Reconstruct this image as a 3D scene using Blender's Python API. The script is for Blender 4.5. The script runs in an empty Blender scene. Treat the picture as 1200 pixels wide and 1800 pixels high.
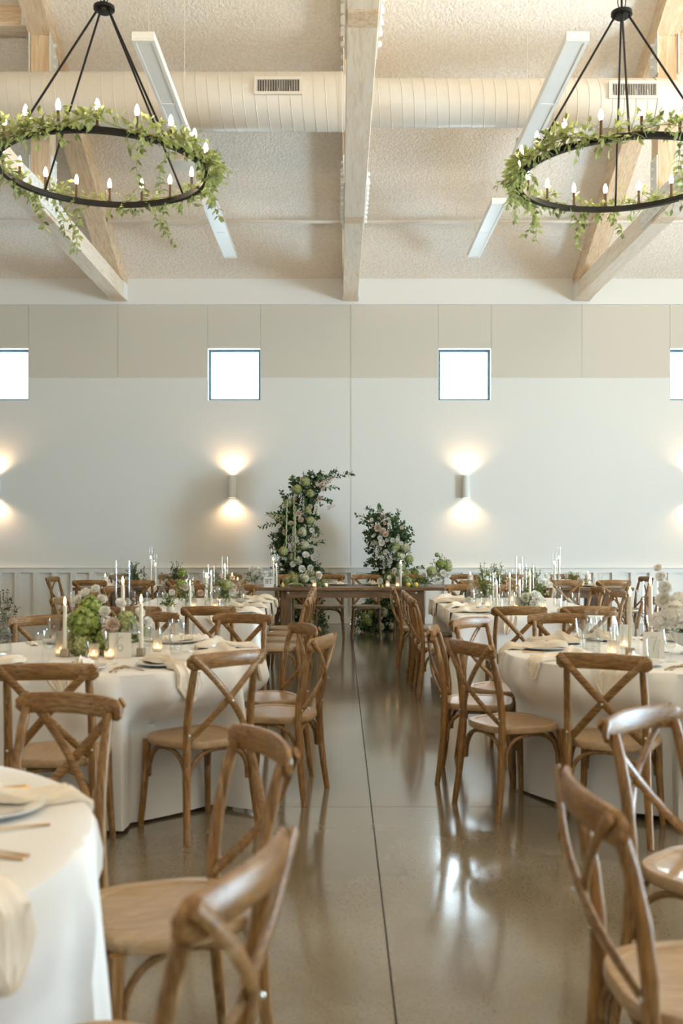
import bpy, math, random
from mathutils import Vector, Matrix, noise
R = random.Random(7)
PI = math.pi
# ------------------------------------------------------------------ camera
F = 1750.0; CX = 598.0; HY = 944.0; CH = 1.42
cd = bpy.data.cameras.new('camera'); cam = bpy.data.objects.new('camera', cd)
bpy.context.scene.collection.objects.link(cam)
cam.location = (0, 0, CH); cam.rotation_euler = (PI/2, 0, 0)
cd.sensor_width = 36; cd.sensor_fit = 'AUTO'; cd.lens = F/1800*36
cd.shift_x = (600-CX)/1800; cd.shift_y = (HY-900)/1800
cd.clip_start = 0.05; cd.clip_end = 200
cd.dof.use_dof = True; cd.dof.focus_distance = 13.5; cd.dof.aperture_fstop = 3.0
sc = bpy.context.scene; sc.camera = cam
# ------------------------------------------------------------------ world, lights, exposure
sc.view_settings.view_transform = 'Standard'; sc.view_settings.look = 'None'
sc.view_settings.gamma = 1; sc.view_settings.use_curve_mapping = False
sc.view_settings.exposure = 0.30
w = bpy.data.worlds.new('sky'); sc.world = w; w.use_nodes = True
bgn = w.node_tree.nodes['Background']; bgn.inputs[0].default_value = (0.74, 0.89, 1, 1); bgn.inputs[1].default_value = 17.0
C = sc.collection
def area(name, loc, rot, sx, sy, power, col, spread=PI):
    l = bpy.data.lights.new(name, 'AREA'); l.shape = 'RECTANGLE'; l.size = sx; l.size_y = sy
    l.energy = power; l.color = col; l.spread = spread
    o = bpy.data.objects.new(name, l); C.objects.link(o); o.location = loc; o.rotation_euler = rot
    return o
COOL = (0.76, 0.89, 1.0)
# daylight through the glazed door opening of the right wall, then three added fill lamps
area('daylight_side_door', (11.55, 6.0, 1.55), (0, PI/2, 0), 2.3, 3.0, 870, (0.52, 0.79, 1.0))
area('fill_rear_cool', (2.2, -1.62, 1.6), (PI/2, 0, 0), 5.2, 2.4, 25, COOL)  # cool area lamp added behind the camera
area('fill_side_up', (11.4, 7.5, 3.6), (0, PI/2+0.95, 0), 1.2, 9.0, 960, (1.0, 0.81, 0.60), 2.0)  # added warm upward fill for the ceiling, stands in for bounce; no window here
area('fill_rear_up', (0.0, -1.3, 3.6), (PI/2+0.85, 0, 0), 14.0, 1.0, 540, (1.0, 0.82, 0.61), 2.1)  # added warm area lamp behind the camera, brightens ceiling and walls
sc.cycles.max_bounces = 7; sc.cycles.diffuse_bounces = 4; sc.cycles.glossy_bounces = 4
sc.cycles.transmission_bounces = 5; sc.cycles.transparent_max_bounces = 24
sc.cycles.caustics_reflective = False; sc.cycles.caustics_refractive = False
sc.cycles.sample_clamp_indirect = 4.0; sc.cycles.use_denoising = True
# ------------------------------------------------------------------ materials
def mat(name, col, rough=0.5, metal=0.0, spec=0.5, **kw):
    m = bpy.data.materials.new(name); m.use_nodes = True
    b = m.node_tree.nodes['Principled BSDF']
    b.inputs['Base Color'].default_value = (*col, 1); b.inputs['Roughness'].default_value = rough
    b.inputs['Metallic'].default_value = metal; b.inputs['Specular IOR Level'].default_value = spec
    for k, v in kw.items(): b.inputs[k.replace('_', ' ')].default_value = v
    return m
def N(m, t, **kw):
    n = m.node_tree.nodes.new(t)
    for k, v in kw.items(): setattr(n, k, v)
    return n
def L(m, a, b): m.node_tree.links.new(a, b)
def ramp(m, fac, stops):
    r = N(m, 'ShaderNodeValToRGB'); els = r.color_ramp.elements
    while len(els) > 1: els.remove(els[-1])
    els[0].position = stops[0][0]; els[0].color = (*stops[0][1], 1)
    for p, c in stops[1:]:
        e = els.new(p); e.color = (*c, 1)
    L(m, fac, r.inputs[0]); return r.outputs[0]
def coords(m, scale, kind='Object', rnd=False):
    t = N(m, 'ShaderNodeTexCoord'); mp = N(m, 'ShaderNodeMapping'); mp.inputs['Scale'].default_value = scale
    L(m, t.outputs[kind], mp.inputs[0])
    if rnd:
        oi = N(m, 'ShaderNodeObjectInfo'); mu = N(m, 'ShaderNodeMath', operation='MULTIPLY'); mu.inputs[1].default_value = 37.0
        L(m, oi.outputs['Random'], mu.inputs[0]); L(m, mu.outputs[0], mp.inputs['Location'])
    return mp.outputs[0]
def tex(m, vec, scale, detail=3, rough=0.55, dist=0.0):
    n = N(m, 'ShaderNodeTexNoise'); n.inputs['Scale'].default_value = scale; n.inputs['Detail'].default_value = detail
    n.inputs['Roughness'].default_value = rough; n.inputs['Distortion'].default_value = dist
    L(m, vec, n.inputs['Vector']); return n.outputs['Fac']
def bump(m, h, strength, dist=0.01):
    b = N(m, 'ShaderNodeBump'); b.inputs['Strength'].default_value = strength; b.inputs['Distance'].default_value = dist
    L(m, h, b.inputs['Height']); L(m, b.outputs[0], m.node_tree.nodes['Principled BSDF'].inputs['Normal'])
def setcol(m, out): L(m, out, m.node_tree.nodes['Principled BSDF'].inputs['Base Color'])
def wood(name, stops, sc3, rough=0.5, coat=0.0, bumpk=0.25, dist=1.2, rnd=True):
    m = mat(name, (0.3, 0.2, 0.1), rough)
    v = coords(m, sc3, 'Object', rnd)
    f = tex(m, v, 9, 5, 0.62, dist); bump(m, f, bumpk, 0.003)
    if stops is OAK:
        v2 = coords(m, tuple(c*3.2 if c > 2 else c*1.4 for c in sc3), 'Object', rnd); f2 = tex(m, v2, 9, 4, 0.7, 0.6)
        v3 = coords(m, (1, 1, 1), 'Object', rnd); f3 = tex(m, v3, 7, 3, 0.6)
        a = ramp(m, f, stops); g_ = ramp(m, f2, [(0.35, (0.55, 0.49, 0.38)), (0.5, (0.95, 0.93, 0.88)), (0.68, (1.3, 1.28, 1.15))])
        mx_ = N(m, 'ShaderNodeMixRGB', blend_type='MULTIPLY'); mx_.inputs[0].default_value = 1; L(m, a, mx_.inputs[1]); L(m, g_, mx_.inputs[2])
        lm_ = N(m, 'ShaderNodeMixRGB'); lm_.inputs[2].default_value = (0.47, 0.36, 0.22, 1); L(m, mx_.outputs[0], lm_.inputs[1])
        mp_ = N(m, 'ShaderNodeMath', operation='MULTIPLY'); L(m, ramp(m, f3, [(0.52, (0, 0, 0)), (0.68, (1, 1, 1))]), mp_.inputs[0]); L(m, ramp(m, f2, [(0.45, (0, 0, 0)), (0.62, (0.6, 0.6, 0.6))]), mp_.inputs[1])
        L(m, mp_.outputs[0], lm_.inputs[0]); setcol(m, lm_.outputs[0])
    else: setcol(m, ramp(m, f, stops))
    m.node_tree.nodes['Principled BSDF'].inputs['Coat Weight'].default_value = coat
    return m
OAK = [(0.25, (0.095, 0.042, 0.010)), (0.42, (0.205, 0.098, 0.026)), (0.60, (0.29, 0.150, 0.045)), (0.72, (0.36, 0.215, 0.085)), (0.85, (0.47, 0.35, 0.20))]
M = {}
M['oak_z'] = wood('weathered_oak_upright', OAK, (5, 5, 0.7), 0.42)
M['oak_x'] = wood('weathered_oak_rail', OAK, (0.8, 6, 6), 0.40)
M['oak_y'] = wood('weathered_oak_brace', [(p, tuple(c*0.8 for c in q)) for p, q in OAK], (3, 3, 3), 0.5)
M['seat'] = wood('seat_plywood', [(0.3, (0.27, 0.165, 0.075)), (0.55, (0.385, 0.25, 0.125)), (0.75, (0.47, 0.33, 0.19))], (5, 0.7, 3), 0.30, 0.15, 0.05)
M['farm'] = wood('stained_farm_wood', [(0.3, (0.075, 0.04, 0.018)), (0.55, (0.16, 0.088, 0.04)), (0.75, (0.25, 0.15, 0.075))], (0.7, 5, 5), 0.35)
M['farm_z'] = wood('stained_farm_leg', [(0.3, (0.07, 0.035, 0.016)), (0.6, (0.15, 0.08, 0.035)), (0.8, (0.2, 0.12, 0.06))], (5, 5, 0.7), 0.4)
PINE = [(0.3, (0.55, 0.39, 0.24)), (0.5, (0.72, 0.56, 0.38)), (0.68, (0.80, 0.67, 0.50)), (0.8, (0.58, 0.38, 0.2))]
PALE = [(0.3, (0.72, 0.59, 0.44)), (0.5, (0.84, 0.74, 0.60)), (0.68, (0.87, 0.80, 0.69)), (0.82, (0.66, 0.47, 0.28))]
M['pine_y'] = wood('whitewashed_pine_chord', PALE, (3.0, 0.25, 3.0), 0.7, 0, 0.4, 0.8)
M['pine_r'] = wood('pine_rafter', PINE, (3.0, 0.3, 0.8), 0.7, 0, 0.4, 1.6)
M['pine_z'] = wood('pine_post', PINE, (3.0, 3.0, 0.25), 0.7, 0, 0.4, 1.0)
M['pine_x'] = wood('pine_cross', PINE, (0.3, 3.0, 3.0), 0.7, 0, 0.4, 1.0)
m = M['wall'] = mat('wall_paint', (0.775, 0.785, 0.75), 0.6, spec=0.3); bump(m, tex(m, coords(m, (1, 1, 1)), 160, 2), 0.05)
m = M['panel'] = mat('acoustic_panel', (0.66, 0.625, 0.54), 0.85, spec=0.2)
v = coords(m, (20, 20, 60)); f = tex(m, v, 6, 3); setcol(m, ramp(m, f, [(0.3, (0.64, 0.605, 0.52)), (0.7, (0.70, 0.665, 0.585))])); bump(m, f, 0.08, 0.003)
M['trim'] = mat('trim_paint', (0.82, 0.82, 0.78), 0.45)
m = M['ceil'] = mat('textured_ceiling', (0.80, 0.74, 0.65), 0.9, spec=0.15)
v = coords(m, (1, 1, 1)); f = tex(m, v, 26, 4, 0.6); f2 = tex(m, v, 9, 2)
setcol(m, ramp(m, f, [(0.3, (0.84, 0.77, 0.67)), (0.6, (0.93, 0.88, 0.80))])); bump(m, f, 0.7, 0.035)
m = M['floor'] = mat('polished_concrete', (0.2, 0.17, 0.12), 0.12, spec=0.9, IOR=1.6, Coat_Weight=0.25, Coat_Roughness=0.13)
v = coords(m, (1, 1, 1), 'Object')
f = tex(m, v, 1.3, 5, 0.6, 0.5); f2 = tex(m, v, 90, 3, 0.7)
mx = N(m, 'ShaderNodeMixRGB', blend_type='MULTIPLY'); mx.inputs[0].default_value = 0.8
L(m, ramp(m, f, [(0.3, (0.15, 0.118, 0.072)), (0.5, (0.19, 0.152, 0.098)), (0.72, (0.245, 0.21, 0.15))]), mx.inputs[1])
L(m, ramp(m, f2, [(0.36, (0.55, 0.5, 0.45)), (0.45, (0.95, 0.95, 0.95)), (0.66, (1, 1, 1)), (0.72, (1.35, 1.3, 1.2))]), mx.inputs[2]); setcol(m, mx.outputs[0])
rr = N(m, 'ShaderNodeMapRange'); rr.inputs[3].default_value = 0.075; rr.inputs[4].default_value = 0.17
L(m, tex(m, v, 3.5, 4), rr.inputs[0]); L(m, rr.outputs[0], m.node_tree.nodes['Principled BSDF'].inputs['Roughness'])
bump(m, tex(m, v, 2.2, 2), 0.08, 0.01)
M['joint'] = mat('joint_sealant', (0.035, 0.03, 0.025), 0.7)
M['black'] = mat('black_iron', (0.012, 0.011, 0.009), 0.45, 0.6)
M['bronze'] = mat('bronze_sleeve', (0.10, 0.055, 0.03), 0.5, 0.4)
M['frame'] = mat('dark_window_frame', (0.045, 0.10, 0.14), 0.4)
M['duct'] = mat('white_duct_paint', (0.72, 0.685, 0.61), 0.4)
M['white'] = mat('white_metal', (0.84, 0.86, 0.84), 0.4)
M['lens'] = mat('fixture_lens', (0.84, 0.87, 0.86), 0.4)
M['dark'] = mat('dark_void', (0.05, 0.045, 0.035), 0.8)
M['shade'] = mat('pendant_shade', (0.72, 0.66, 0.56), 0.6)
M['sconce'] = mat('sconce_metal', (0.84, 0.87, 0.86), 0.5, 0.0)
m = M['cloth'] = mat('white_linen', (0.80, 0.79, 0.76), 0.85, spec=0.2, Sheen_Weight=0.15); bump(m, tex(m, coords(m, (1, 1, 1)), 400, 2), 0.08, 0.002)
m = M['napkin'] = mat('cream_napkin', (0.80, 0.72, 0.60), 0.85, spec=0.15); bump(m, tex(m, coords(m, (1, 1, 1)), 60, 3), 0.2, 0.004)
M['china'] = mat('white_china', (0.80, 0.80, 0.77), 0.12)
M['gold'] = mat('brushed_gold', (0.72, 0.47, 0.20), 0.28, 1.0)
M['wax'] = mat('ivory_wax', (0.88, 0.82, 0.70), 0.45, Subsurface_Weight=0.2)
M['block'] = mat('taupe_block', (0.42, 0.34, 0.25), 0.6)
M['card'] = mat('card_stock', (0.78, 0.76, 0.70), 0.6)
M['ink'] = mat('dark_ink', (0.02, 0.02, 0.02), 0.5)
M['inkgrey'] = mat('grey_ink', (0.22, 0.21, 0.19), 0.5)
M['chrome'] = mat('steel_rivet', (0.6, 0.58, 0.52), 0.3, 1.0)
M['lemon'] = mat('lemon_skin', (0.72, 0.56, 0.08), 0.4); M['pear'] = mat('pear_skin', (0.48, 0.42, 0.08), 0.4)
M['lime'] = mat('lime_skin', (0.06, 0.13, 0.02), 0.35); M['fig'] = mat('fig_skin', (0.05, 0.025, 0.02), 0.5)
M['grape'] = mat('black_grape', (0.012, 0.01, 0.02), 0.25)
M['stone'] = mat('pale_stoneware', (0.66, 0.61, 0.53), 0.6)
def glass(name, tint, k=1.0, frost=0.0):
    m = bpy.data.materials.new(name); m.use_nodes = True; nt = m.node_tree
    nt.nodes.remove(nt.nodes['Principled BSDF']); out = nt.nodes['Material Output']
    t = N(m, 'ShaderNodeBsdfTransparent'); t.inputs[0].default_value = (*tint, 1)
    g = N(m, 'ShaderNodeBsdfGlossy'); g.inputs['Roughness'].default_value = 0.03 + frost*0.2
    lw = N(m, 'ShaderNodeLayerWeight'); lw.inputs[0].default_value = 0.16
    r = N(m, 'ShaderNodeMapRange'); r.inputs[3].default_value = 0.03*k; r.inputs[4].default_value = 0.55*k
    L(m, lw.outputs['Facing'], r.inputs[0])
    x = N(m, 'ShaderNodeMixShader'); L(m, r.outputs[0], x.inputs[0]); L(m, t.outputs[0], x.inputs[1]); L(m, g.outputs[0], x.inputs[2])
    last = x
    if frost:
        d = N(m, 'ShaderNodeBsdfTranslucent'); d.inputs[0].default_value = (0.85, 0.83, 0.78, 1)
        x2 = N(m, 'ShaderNodeMixShader'); x2.inputs[0].default_value = frost
        L(m, x.outputs[0], x2.inputs[1]); L(m, d.outputs[0], x2.inputs[2]); last = x2
    L(m, last.outputs[0], out.inputs[0]); return m
M['glass'] = glass('clear_glass', (0.985, 0.99, 0.985)); M['hur'] = glass('thin_cylinder_glass', (0.99, 0.992, 0.988), 0.3); M['pane'] = glass('window_glass', (0.97, 1.0, 1.0), 0.4)
M['frost'] = glass('frosted_ribbed_glass', (0.9, 0.9, 0.88), 0.6, 0.4)
def emit(name, col, s, sample=True):
    m = bpy.data.materials.new(name); m.use_nodes = True; nt = m.node_tree; nt.nodes.remove(nt.nodes['Principled BSDF'])
    e = N(m, 'ShaderNodeEmission'); e.inputs[0].default_value = (*col, 1); e.inputs[1].default_value = s
    L(m, e.outputs[0], nt.nodes['Material Output'].inputs[0])
    if not sample: m.cycles.emission_sampling = 'NONE'
    return m
M['bulb'] = emit('warm_bulb', (1.0, 0.80, 0.52), 55); M['flame'] = emit('candle_flame', (1.0, 0.62, 0.28), 14, False)
M['glow'] = emit('tea_light_glow', (1.0, 0.55, 0.25), 5, False); M['lamp'] = emit('sconce_led', (1.0, 0.80, 0.58), 14, False)
def leafm(name, c, tr=0.35, var=0.25):
    m = bpy.data.materials.new(name); m.use_nodes = True; nt = m.node_tree; b = nt.nodes['Principled BSDF']; b.inputs['Roughness'].default_value = 0.45
    g = N(m, 'ShaderNodeNewGeometry')
    lo = tuple(x*(1-var) for x in c); hi = tuple(min(1, x*(1+var)) for x in c)
    col = ramp(m, g.outputs['Random Per Island'], [(0.0, lo), (1.0, hi)]); L(m, col, b.inputs['Base Color'])
    t = N(m, 'ShaderNodeBsdfTranslucent'); L(m, col, t.inputs[0])
    x = N(m, 'ShaderNodeMixShader'); x.inputs[0].default_value = tr
    L(m, b.outputs[0], x.inputs[1]); L(m, t.outputs[0], x.inputs[2]); L(m, x.outputs[0], nt.nodes['Material Output'].inputs[0])
    return m
M['smilax'] = leafm('pale_green_leaf', (0.36, 0.42, 0.16), 0.40, 0.6)
M['leaf'] = leafm('dark_green_leaf', (0.06, 0.115, 0.038), 0.25, 0.6)
M['leafl'] = leafm('fresh_green_leaf', (0.20, 0.27, 0.07), 0.3, 0.4)
M['hyd'] = leafm('green_hydrangea', (0.40, 0.43, 0.19), 0.25, 0.35); M['hydp'] = leafm('pale_hydrangea', (0.56, 0.56, 0.38), 0.25, 0.25)
M['hydg'] = leafm('vivid_green_hydrangea', (0.31, 0.38, 0.09), 0.25, 0.4)
M['petal'] = leafm('cream_petal', (0.93, 0.91, 0.84), 0.25, 0.04); M['blush'] = leafm('blush_petal', (0.78, 0.64, 0.54), 0.3, 0.12)
M['amar'] = leafm('amaranth_tassel', (0.36, 0.40, 0.16), 0.2, 0.3); M['stem'] = mat('stem_green', (0.10, 0.12, 0.04), 0.6)
M['smst'] = mat('smilax_stem', (0.33, 0.30, 0.12), 0.6)
# ------------------------------------------------------------------ mesh helpers
class MB:
    def __init__(s): s.v = []; s.f = []
    def add(s, vs, fs, T=None):
        n = len(s.v)
        s.v += [tuple(T @ Vector(p)) for p in vs] if T else [tuple(p) for p in vs]
        s.f += [tuple(i+n for i in f) for f in fs]; return s
    def box(s, a, b, T=None, bev=0.0):
        (x0, y0, z0), (x1, y1, z1) = a, b
        if bev <= 0:
            vs = [(x0,y0,z0),(x1,y0,z0),(x1,y1,z0),(x0,y1,z0),(x0,y0,z1),(x1,y0,z1),(x1,y1,z1),(x0,y1,z1)]
            return s.add(vs, [(0,3,2,1),(4,5,6,7),(0,1,5,4),(1,2,6,5),(2,3,7,6),(3,0,4,7)], T)
        e = bev; L_ = []
        def ring(z, i): return [(x0+i, y0+e, z), (x0+e, y0+i, z), (x1-e, y0+i, z), (x1-i, y0+e, z), (x1-i, y1-e, z), (x1-e, y1-i, z), (x0+e, y1-i, z), (x0+i, y1-e, z)]
        rs = [[(x0+e,y0+e,z0)]*0, ]
        rings = [ring(z0, e*0.9), ring(z0+e, 0), ring(z1-e, 0), ring(z1, e*0.9)]
        vs = sum(rings, []); fs = [tuple(range(7, -1, -1)), tuple(range(24, 32))]
        for k in range(3):
            for i in range(8): fs.append((k*8+i, k*8+(i+1) % 8, (k+1)*8+(i+1) % 8, (k+1)*8+i))
        return s.add(vs, fs, T)
    def tube(s, pts, rad, n=8, T=None, sec=None, up=None, caps=True):
        """sweep a round (or sec=(rx, ry) scaled) section along pts"""
        P = [Vector(p) for p in pts]; vs = []; fs = []; m_ = len(P)
        rads = rad if isinstance(rad, (list, tuple)) else [rad]*m_
        prev = Vector(up) if up else None
        for i, p in enumerate(P):
            t = (P[min(i+1, m_-1)]-P[max(i-1, 0)]).normalized()
            if prev is None: prev = t.orthogonal()
            u = (prev - t*prev.dot(t)); u = u.normalized() if u.length > 1e-6 else t.orthogonal().normalized()
            if not up: prev = u
            b = t.cross(u); rx, ry = (sec if sec else (1, 1))
            for k in range(n):
                a = 2*PI*k/n + (PI/4 if n == 4 else 0); vs.append(p + u*math.cos(a)*rads[i]*rx + b*math.sin(a)*rads[i]*ry)
        for i in range(m_-1):
            for k in range(n): fs.append((i*n+k, i*n+(k+1) % n, (i+1)*n+(k+1) % n, (i+1)*n+k))
        if caps: fs += [tuple(range(n-1, -1, -1)), tuple(range((m_-1)*n, m_*n))]
        return s.add(vs, fs, T)
    def lathe(s, prof, n=24, T=None, rib=0.0):
        vs = []; fs = []; m_ = len(prof)
        for (r, z) in prof:
            for k in range(n):
                q = r*(1+(rib if k % 2 else -rib)) if r > 0 else 0
                vs.append((q*math.cos(2*PI*k/n), q*math.sin(2*PI*k/n), z))
        for i in range(m_-1):
            for k in range(n): fs.append((i*n+k, i*n+(k+1) % n, (i+1)*n+(k+1) % n, (i+1)*n+k))
        if prof[0][0] > 0.0005: pass
        return s.add(vs, fs, T)
    def prism(s, poly, a, b, axis='z', T=None):
        """extrude a 2-D polygon between a and b along axis"""
        def P(p, h): return {'z': (p[0], p[1], h), 'x': (h, p[0], p[1]), 'y': (p[0], h, p[1])}[axis]
        n = len(poly); vs = [P(p, a) for p in poly]+[P(p, b) for p in poly]
        fs = [tuple(range(n)), tuple(range(2*n-1, n-1, -1))]+[(i, i+n, (i+1) % n+n, (i+1) % n) for i in range(n)]
        return s.add(vs, fs, T)
    def grid(s, rows, close=False):
        n = len(rows[0]); vs = sum(rows, []); fs = []
        for i in range(len(rows)-1):
            for k in range(n if close else n-1): fs.append((i*n+k, i*n+(k+1) % n, (i+1)*n+(k+1) % n, (i+1)*n+k))
        return s.add(vs, fs)
    def mesh(s, name, mt, smooth=True):
        me = bpy.data.meshes.new(name); me.from_pydata(s.v, [], s.f); me.materials.append(mt)
        if smooth:
            me.polygons.foreach_set('use_smooth', [True]*len(me.polygons)); me.update()
            me.set_sharp_from_angle(angle=math.radians(smooth if smooth > 1 else 40))
        me.validate(); return me
def put(name, me, parent=None, loc=(0, 0, 0), rot=(0, 0, 0), scl=None, kind=None, label=None):
    o = bpy.data.objects.new(name, me); C.objects.link(o); o.location = loc; o.rotation_euler = rot
    if scl: o.scale = scl
    if parent: o.parent = parent
    if kind: o['kind'] = kind
    if label: o['label'] = label
    return o
def obj(name, mb, mt, parent=None, smooth=True, **k): return put(name, mb.mesh(name, M[mt] if isinstance(mt, str) else mt, smooth), parent, **k)
def tag(o, label, cat, group=None, kind=None):
    o['label'] = label; o['category'] = cat
    if group: o['group'] = group
    if kind: o['kind'] = kind
    return o
def thing(name, label, cat, loc=(0, 0, 0), rz=0.0, group=None, kind=None):
    o = bpy.data.objects.new(name, None); C.objects.link(o); o.empty_display_size = 0.1
    o.location = loc; o.rotation_euler = (0, 0, rz); return tag(o, label, cat, group, kind)
def TR(x=0, y=0, z=0, rz=0, rx=0, ry=0, s=1):
    return Matrix.Translation((x, y, z)) @ Matrix.Rotation(rz, 4, 'Z') @ Matrix.Rotation(ry, 4, 'Y') @ Matrix.Rotation(rx, 4, 'X') @ Matrix.Scale(s, 4)
def rmat(d, roll=0.0):
    """rotation taking +Y to direction d"""
    q = Vector(d).to_track_quat('Y', 'Z'); return q.to_matrix().to_4x4() @ Matrix.Rotation(roll, 4, 'Y')
LEAF_V = [(0, 0, 0), (-0.24, 0.38, 0.06), (0.24, 0.38, 0.06), (0, 0.42, 0), (-0.16, 0.72, 0.02), (0.16, 0.72, 0.02), (0, 1, -0.1)]
LEAF_F = [(0, 3, 1), (0, 2, 3), (1, 3, 4), (3, 2, 5), (3, 6, 4), (3, 5, 6)]
def leaf(mb, p, d, ln, wd=1.0, roll=None):
    T = Matrix.Translation(p) @ rmat(d, R.uniform(-1.2, 1.2) if roll is None else roll) @ Matrix.Diagonal((ln*wd, ln, ln, 1))
    mb.add(LEAF_V, LEAF_F, T)
# ------------------------------------------------------------------ room
WY = 16.35; XL = -11.2; XR = 11.5; NY = -1.5; RY = 7.43; EZ = 5.66; SL = 0.5
RZ = EZ + SL*(WY-RY)
def struct(name, mb, mt, label, cat, smooth=False):
    o = obj(name, mb, mt, None, smooth); return tag(o, label, cat, kind='structure')
# floor: a sunken joint bed with one slab per joint square
fl = struct('floor', MB().box((XL, NY, -0.12), (XR, WY, -0.012)), 'joint', 'polished brown-grey concrete floor divided by thin dark control joints', 'floor')
xs = [XL, -8.18, -4.01, 0.163, 4.33, 8.5, XR]; ys = [NY, 1.08, 5.24, 9.40, 13.56, WY]
for i in range(len(xs)-1):
    for j in range(len(ys)-1):
        g = 0.003
        obj('slab', MB().box((xs[i]+g, ys[j]+g, -0.06), (xs[i+1]-g, ys[j+1]-g, 0.0)), 'floor', fl, False)
# far wall with window openings
wins = [(-5.99, -5.12), (-2.178, -1.308), (1.607, 2.477), (5.41, 6.28)]
WZ0, WZ1 = 3.663, 4.52; TH = 0.2
edges = [XL]+[e for q in wins for e in q]+[XR]
b = MB(); b.box((XL, WY+0.012, 0), (XR, WY+TH, WZ0)); b.box((XL, WY+0.012, WZ1), (XR, WY+TH, RZ-4.2))
for i in range(0, len(edges), 2): b.box((edges[i], WY+0.012, WZ0), (edges[i+1], WY+TH, WZ1))
wf = struct('wall_back', b, 'wall', 'tall white far wall with four small square windows above the sconces', 'wall')
def panel(x0, x1, z0, z1, mt, y=0.0):
    g = 0.003; obj('panel', MB().box((x0+g, WY+y, z0+g), (x1-g, WY+0.014, z1-g)), mt, wf, False)
# upper acoustic panels
ux = [XL, -8.0, -5.99, -5.12, -3.654, -2.178, -1.308, 0.168, 1.607, 2.477, 3.963, 5.41, 6.28, 8.0, XR]
for a, c in zip(ux[:-1], ux[1:]):
    isw = any(abs(a-q[0]) < 0.01 for q in wins)
    panel(a, c, WZ1 if isw else 4.04, 5.235, 'panel')
# lower wall boards, notched round the windows
for (a, c) in ((XL, -8.0), (-8.0, 0.168), (0.168, 8.0), (8.0, XR)):
    b = MB(); g = 0.006; b.box((a+g, WY+0.002, 0.93), (c-g, WY+0.014, WZ0))
    cuts = [q for q in wins if q[0] < c and q[1] > a]; x = a+g
    for q in cuts:
        if q[0] > x: b.box((x, WY+0.003, WZ0), (q[0], WY+0.014, 4.037))
        x = max(x, q[1])
    if x < c-g: b.box((x, WY+0.003, WZ0), (c-g, WY+0.014, 4.037))
    obj('wall_board', b, 'wall', wf, False)
obj('frieze_board', MB().box((XL, WY-0.004, 5.24), (XR, WY+0.014, 5.70)), 'trim', wf, False)
# wainscot
wn = tag(obj('trim_1', MB().box((XL, WY-0.012, 0), (XR, WY+0.02, 0.90)), 'trim', None, False), 'white board and batten wainscot along the foot of the far wall', 'wainscot', kind='structure')
obj('cap_rail', MB().box((XL, WY-0.072, 0.905), (XR, WY+0.02, 0.93), bev=0.004), 'trim', wn, False)
obj('top_board', MB().box((XL, WY-0.056, 0.835), (XR, WY+0.0, 0.905)), 'trim', wn, False)
bm_ = MB().box((-0.043, -0.048, 0.11), (0.043, 0.0, 0.835)).mesh('batten', M['trim'], False)
for k in range(-20, 21): put('batten', bm_, wn, (-0.095+k*0.3055, WY-0.008, 0))
tag(obj('baseboard_back', MB().box((XL, WY-0.060, 0.0), (XR, WY+0.0, 0.11), bev=0.004), 'trim', None, False), 'plain white baseboard at the foot of the far wainscot', 'baseboard', kind='structure')
# windows
for i, (a, c) in enumerate(wins):
    pos = ['cut by the left edge of the frame', 'above the sconce left of the tall flower pillar', 'above the sconce right of the small flower pillar', 'cut by the right edge of the frame'][i]
    t = thing('window_%d' % (i+1), 'small square window with dark frame '+pos, 'window', ((a+c)/2, WY+0.11, WZ0), kind='structure')
    hw = (c-a)/2; h = WZ1-WZ0; e = 0.044
    b = MB(); b.box((-hw, 0, 0), (hw, 0.05, e)); b.box((-hw, 0, h-e), (hw, 0.05, h)); b.box((-hw, 0, e), (-hw+e, 0.05, h-e)); b.box((hw-e, 0, e), (hw, 0.05, h-e))
    obj('window_frame', b, 'frame', t, False)
    obj('glass_pane', MB().box((-hw+e, 0.02, e), (hw-e, 0.026, h-e)), 'pane', t, False)
    b = MB(); b.box((-hw-0.0, -0.096, -0.002), (hw, 0.0, 0.006)); b.box((-hw, -0.096, h-0.006), (hw, 0, h+0.002)); b.box((-hw-0.002, -0.096, 0), (-hw+0.006, 0, h)); b.box((hw-0.006, -0.096, 0), (hw+0.002, 0, h))
    obj('reveal', b, 'trim', t, False)
# side walls and wall behind the camera
gab = [(NY, 0), (WY, 0), (WY, EZ), (RY, RZ), (NY, EZ)]
struct('wall_left', MB().prism(gab, XL-0.2, XL, 'x'), 'wall', 'white side wall outside the frame on the left', 'wall')
b = MB(); b.box((XR, NY, 0), (XR+0.2, 4.4, 2.8)); b.box((XR, 7.6, 0), (XR+0.2, WY, 2.8)); b.prism([(NY, 2.8), (WY, 2.8), (WY, EZ), (RY, RZ), (NY, EZ)], XR, XR+0.2, 'x')
struct('wall_right', b, 'wall', 'white side wall with a glazed door opening outside the frame on the right', 'wall')
struct('wall_front', MB().box((XL, NY-0.2, 0), (XR, NY, EZ)), 'wall', 'white wall behind the camera', 'wall')
b = MB()
b.prism([(WY+0.2, EZ-0.1), (RY, RZ), (NY-0.2, EZ-0.1), (NY-0.2, EZ+0.15), (RY, RZ+0.25), (WY+0.2, EZ+0.15)], XL-0.2, XR+0.2, 'x')
struct('ceiling', b, 'ceil', 'sloped ceiling covered in rough cream sprayed texture', 'ceiling')
def zc(y): return RZ - SL*abs(y-RY)
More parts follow.
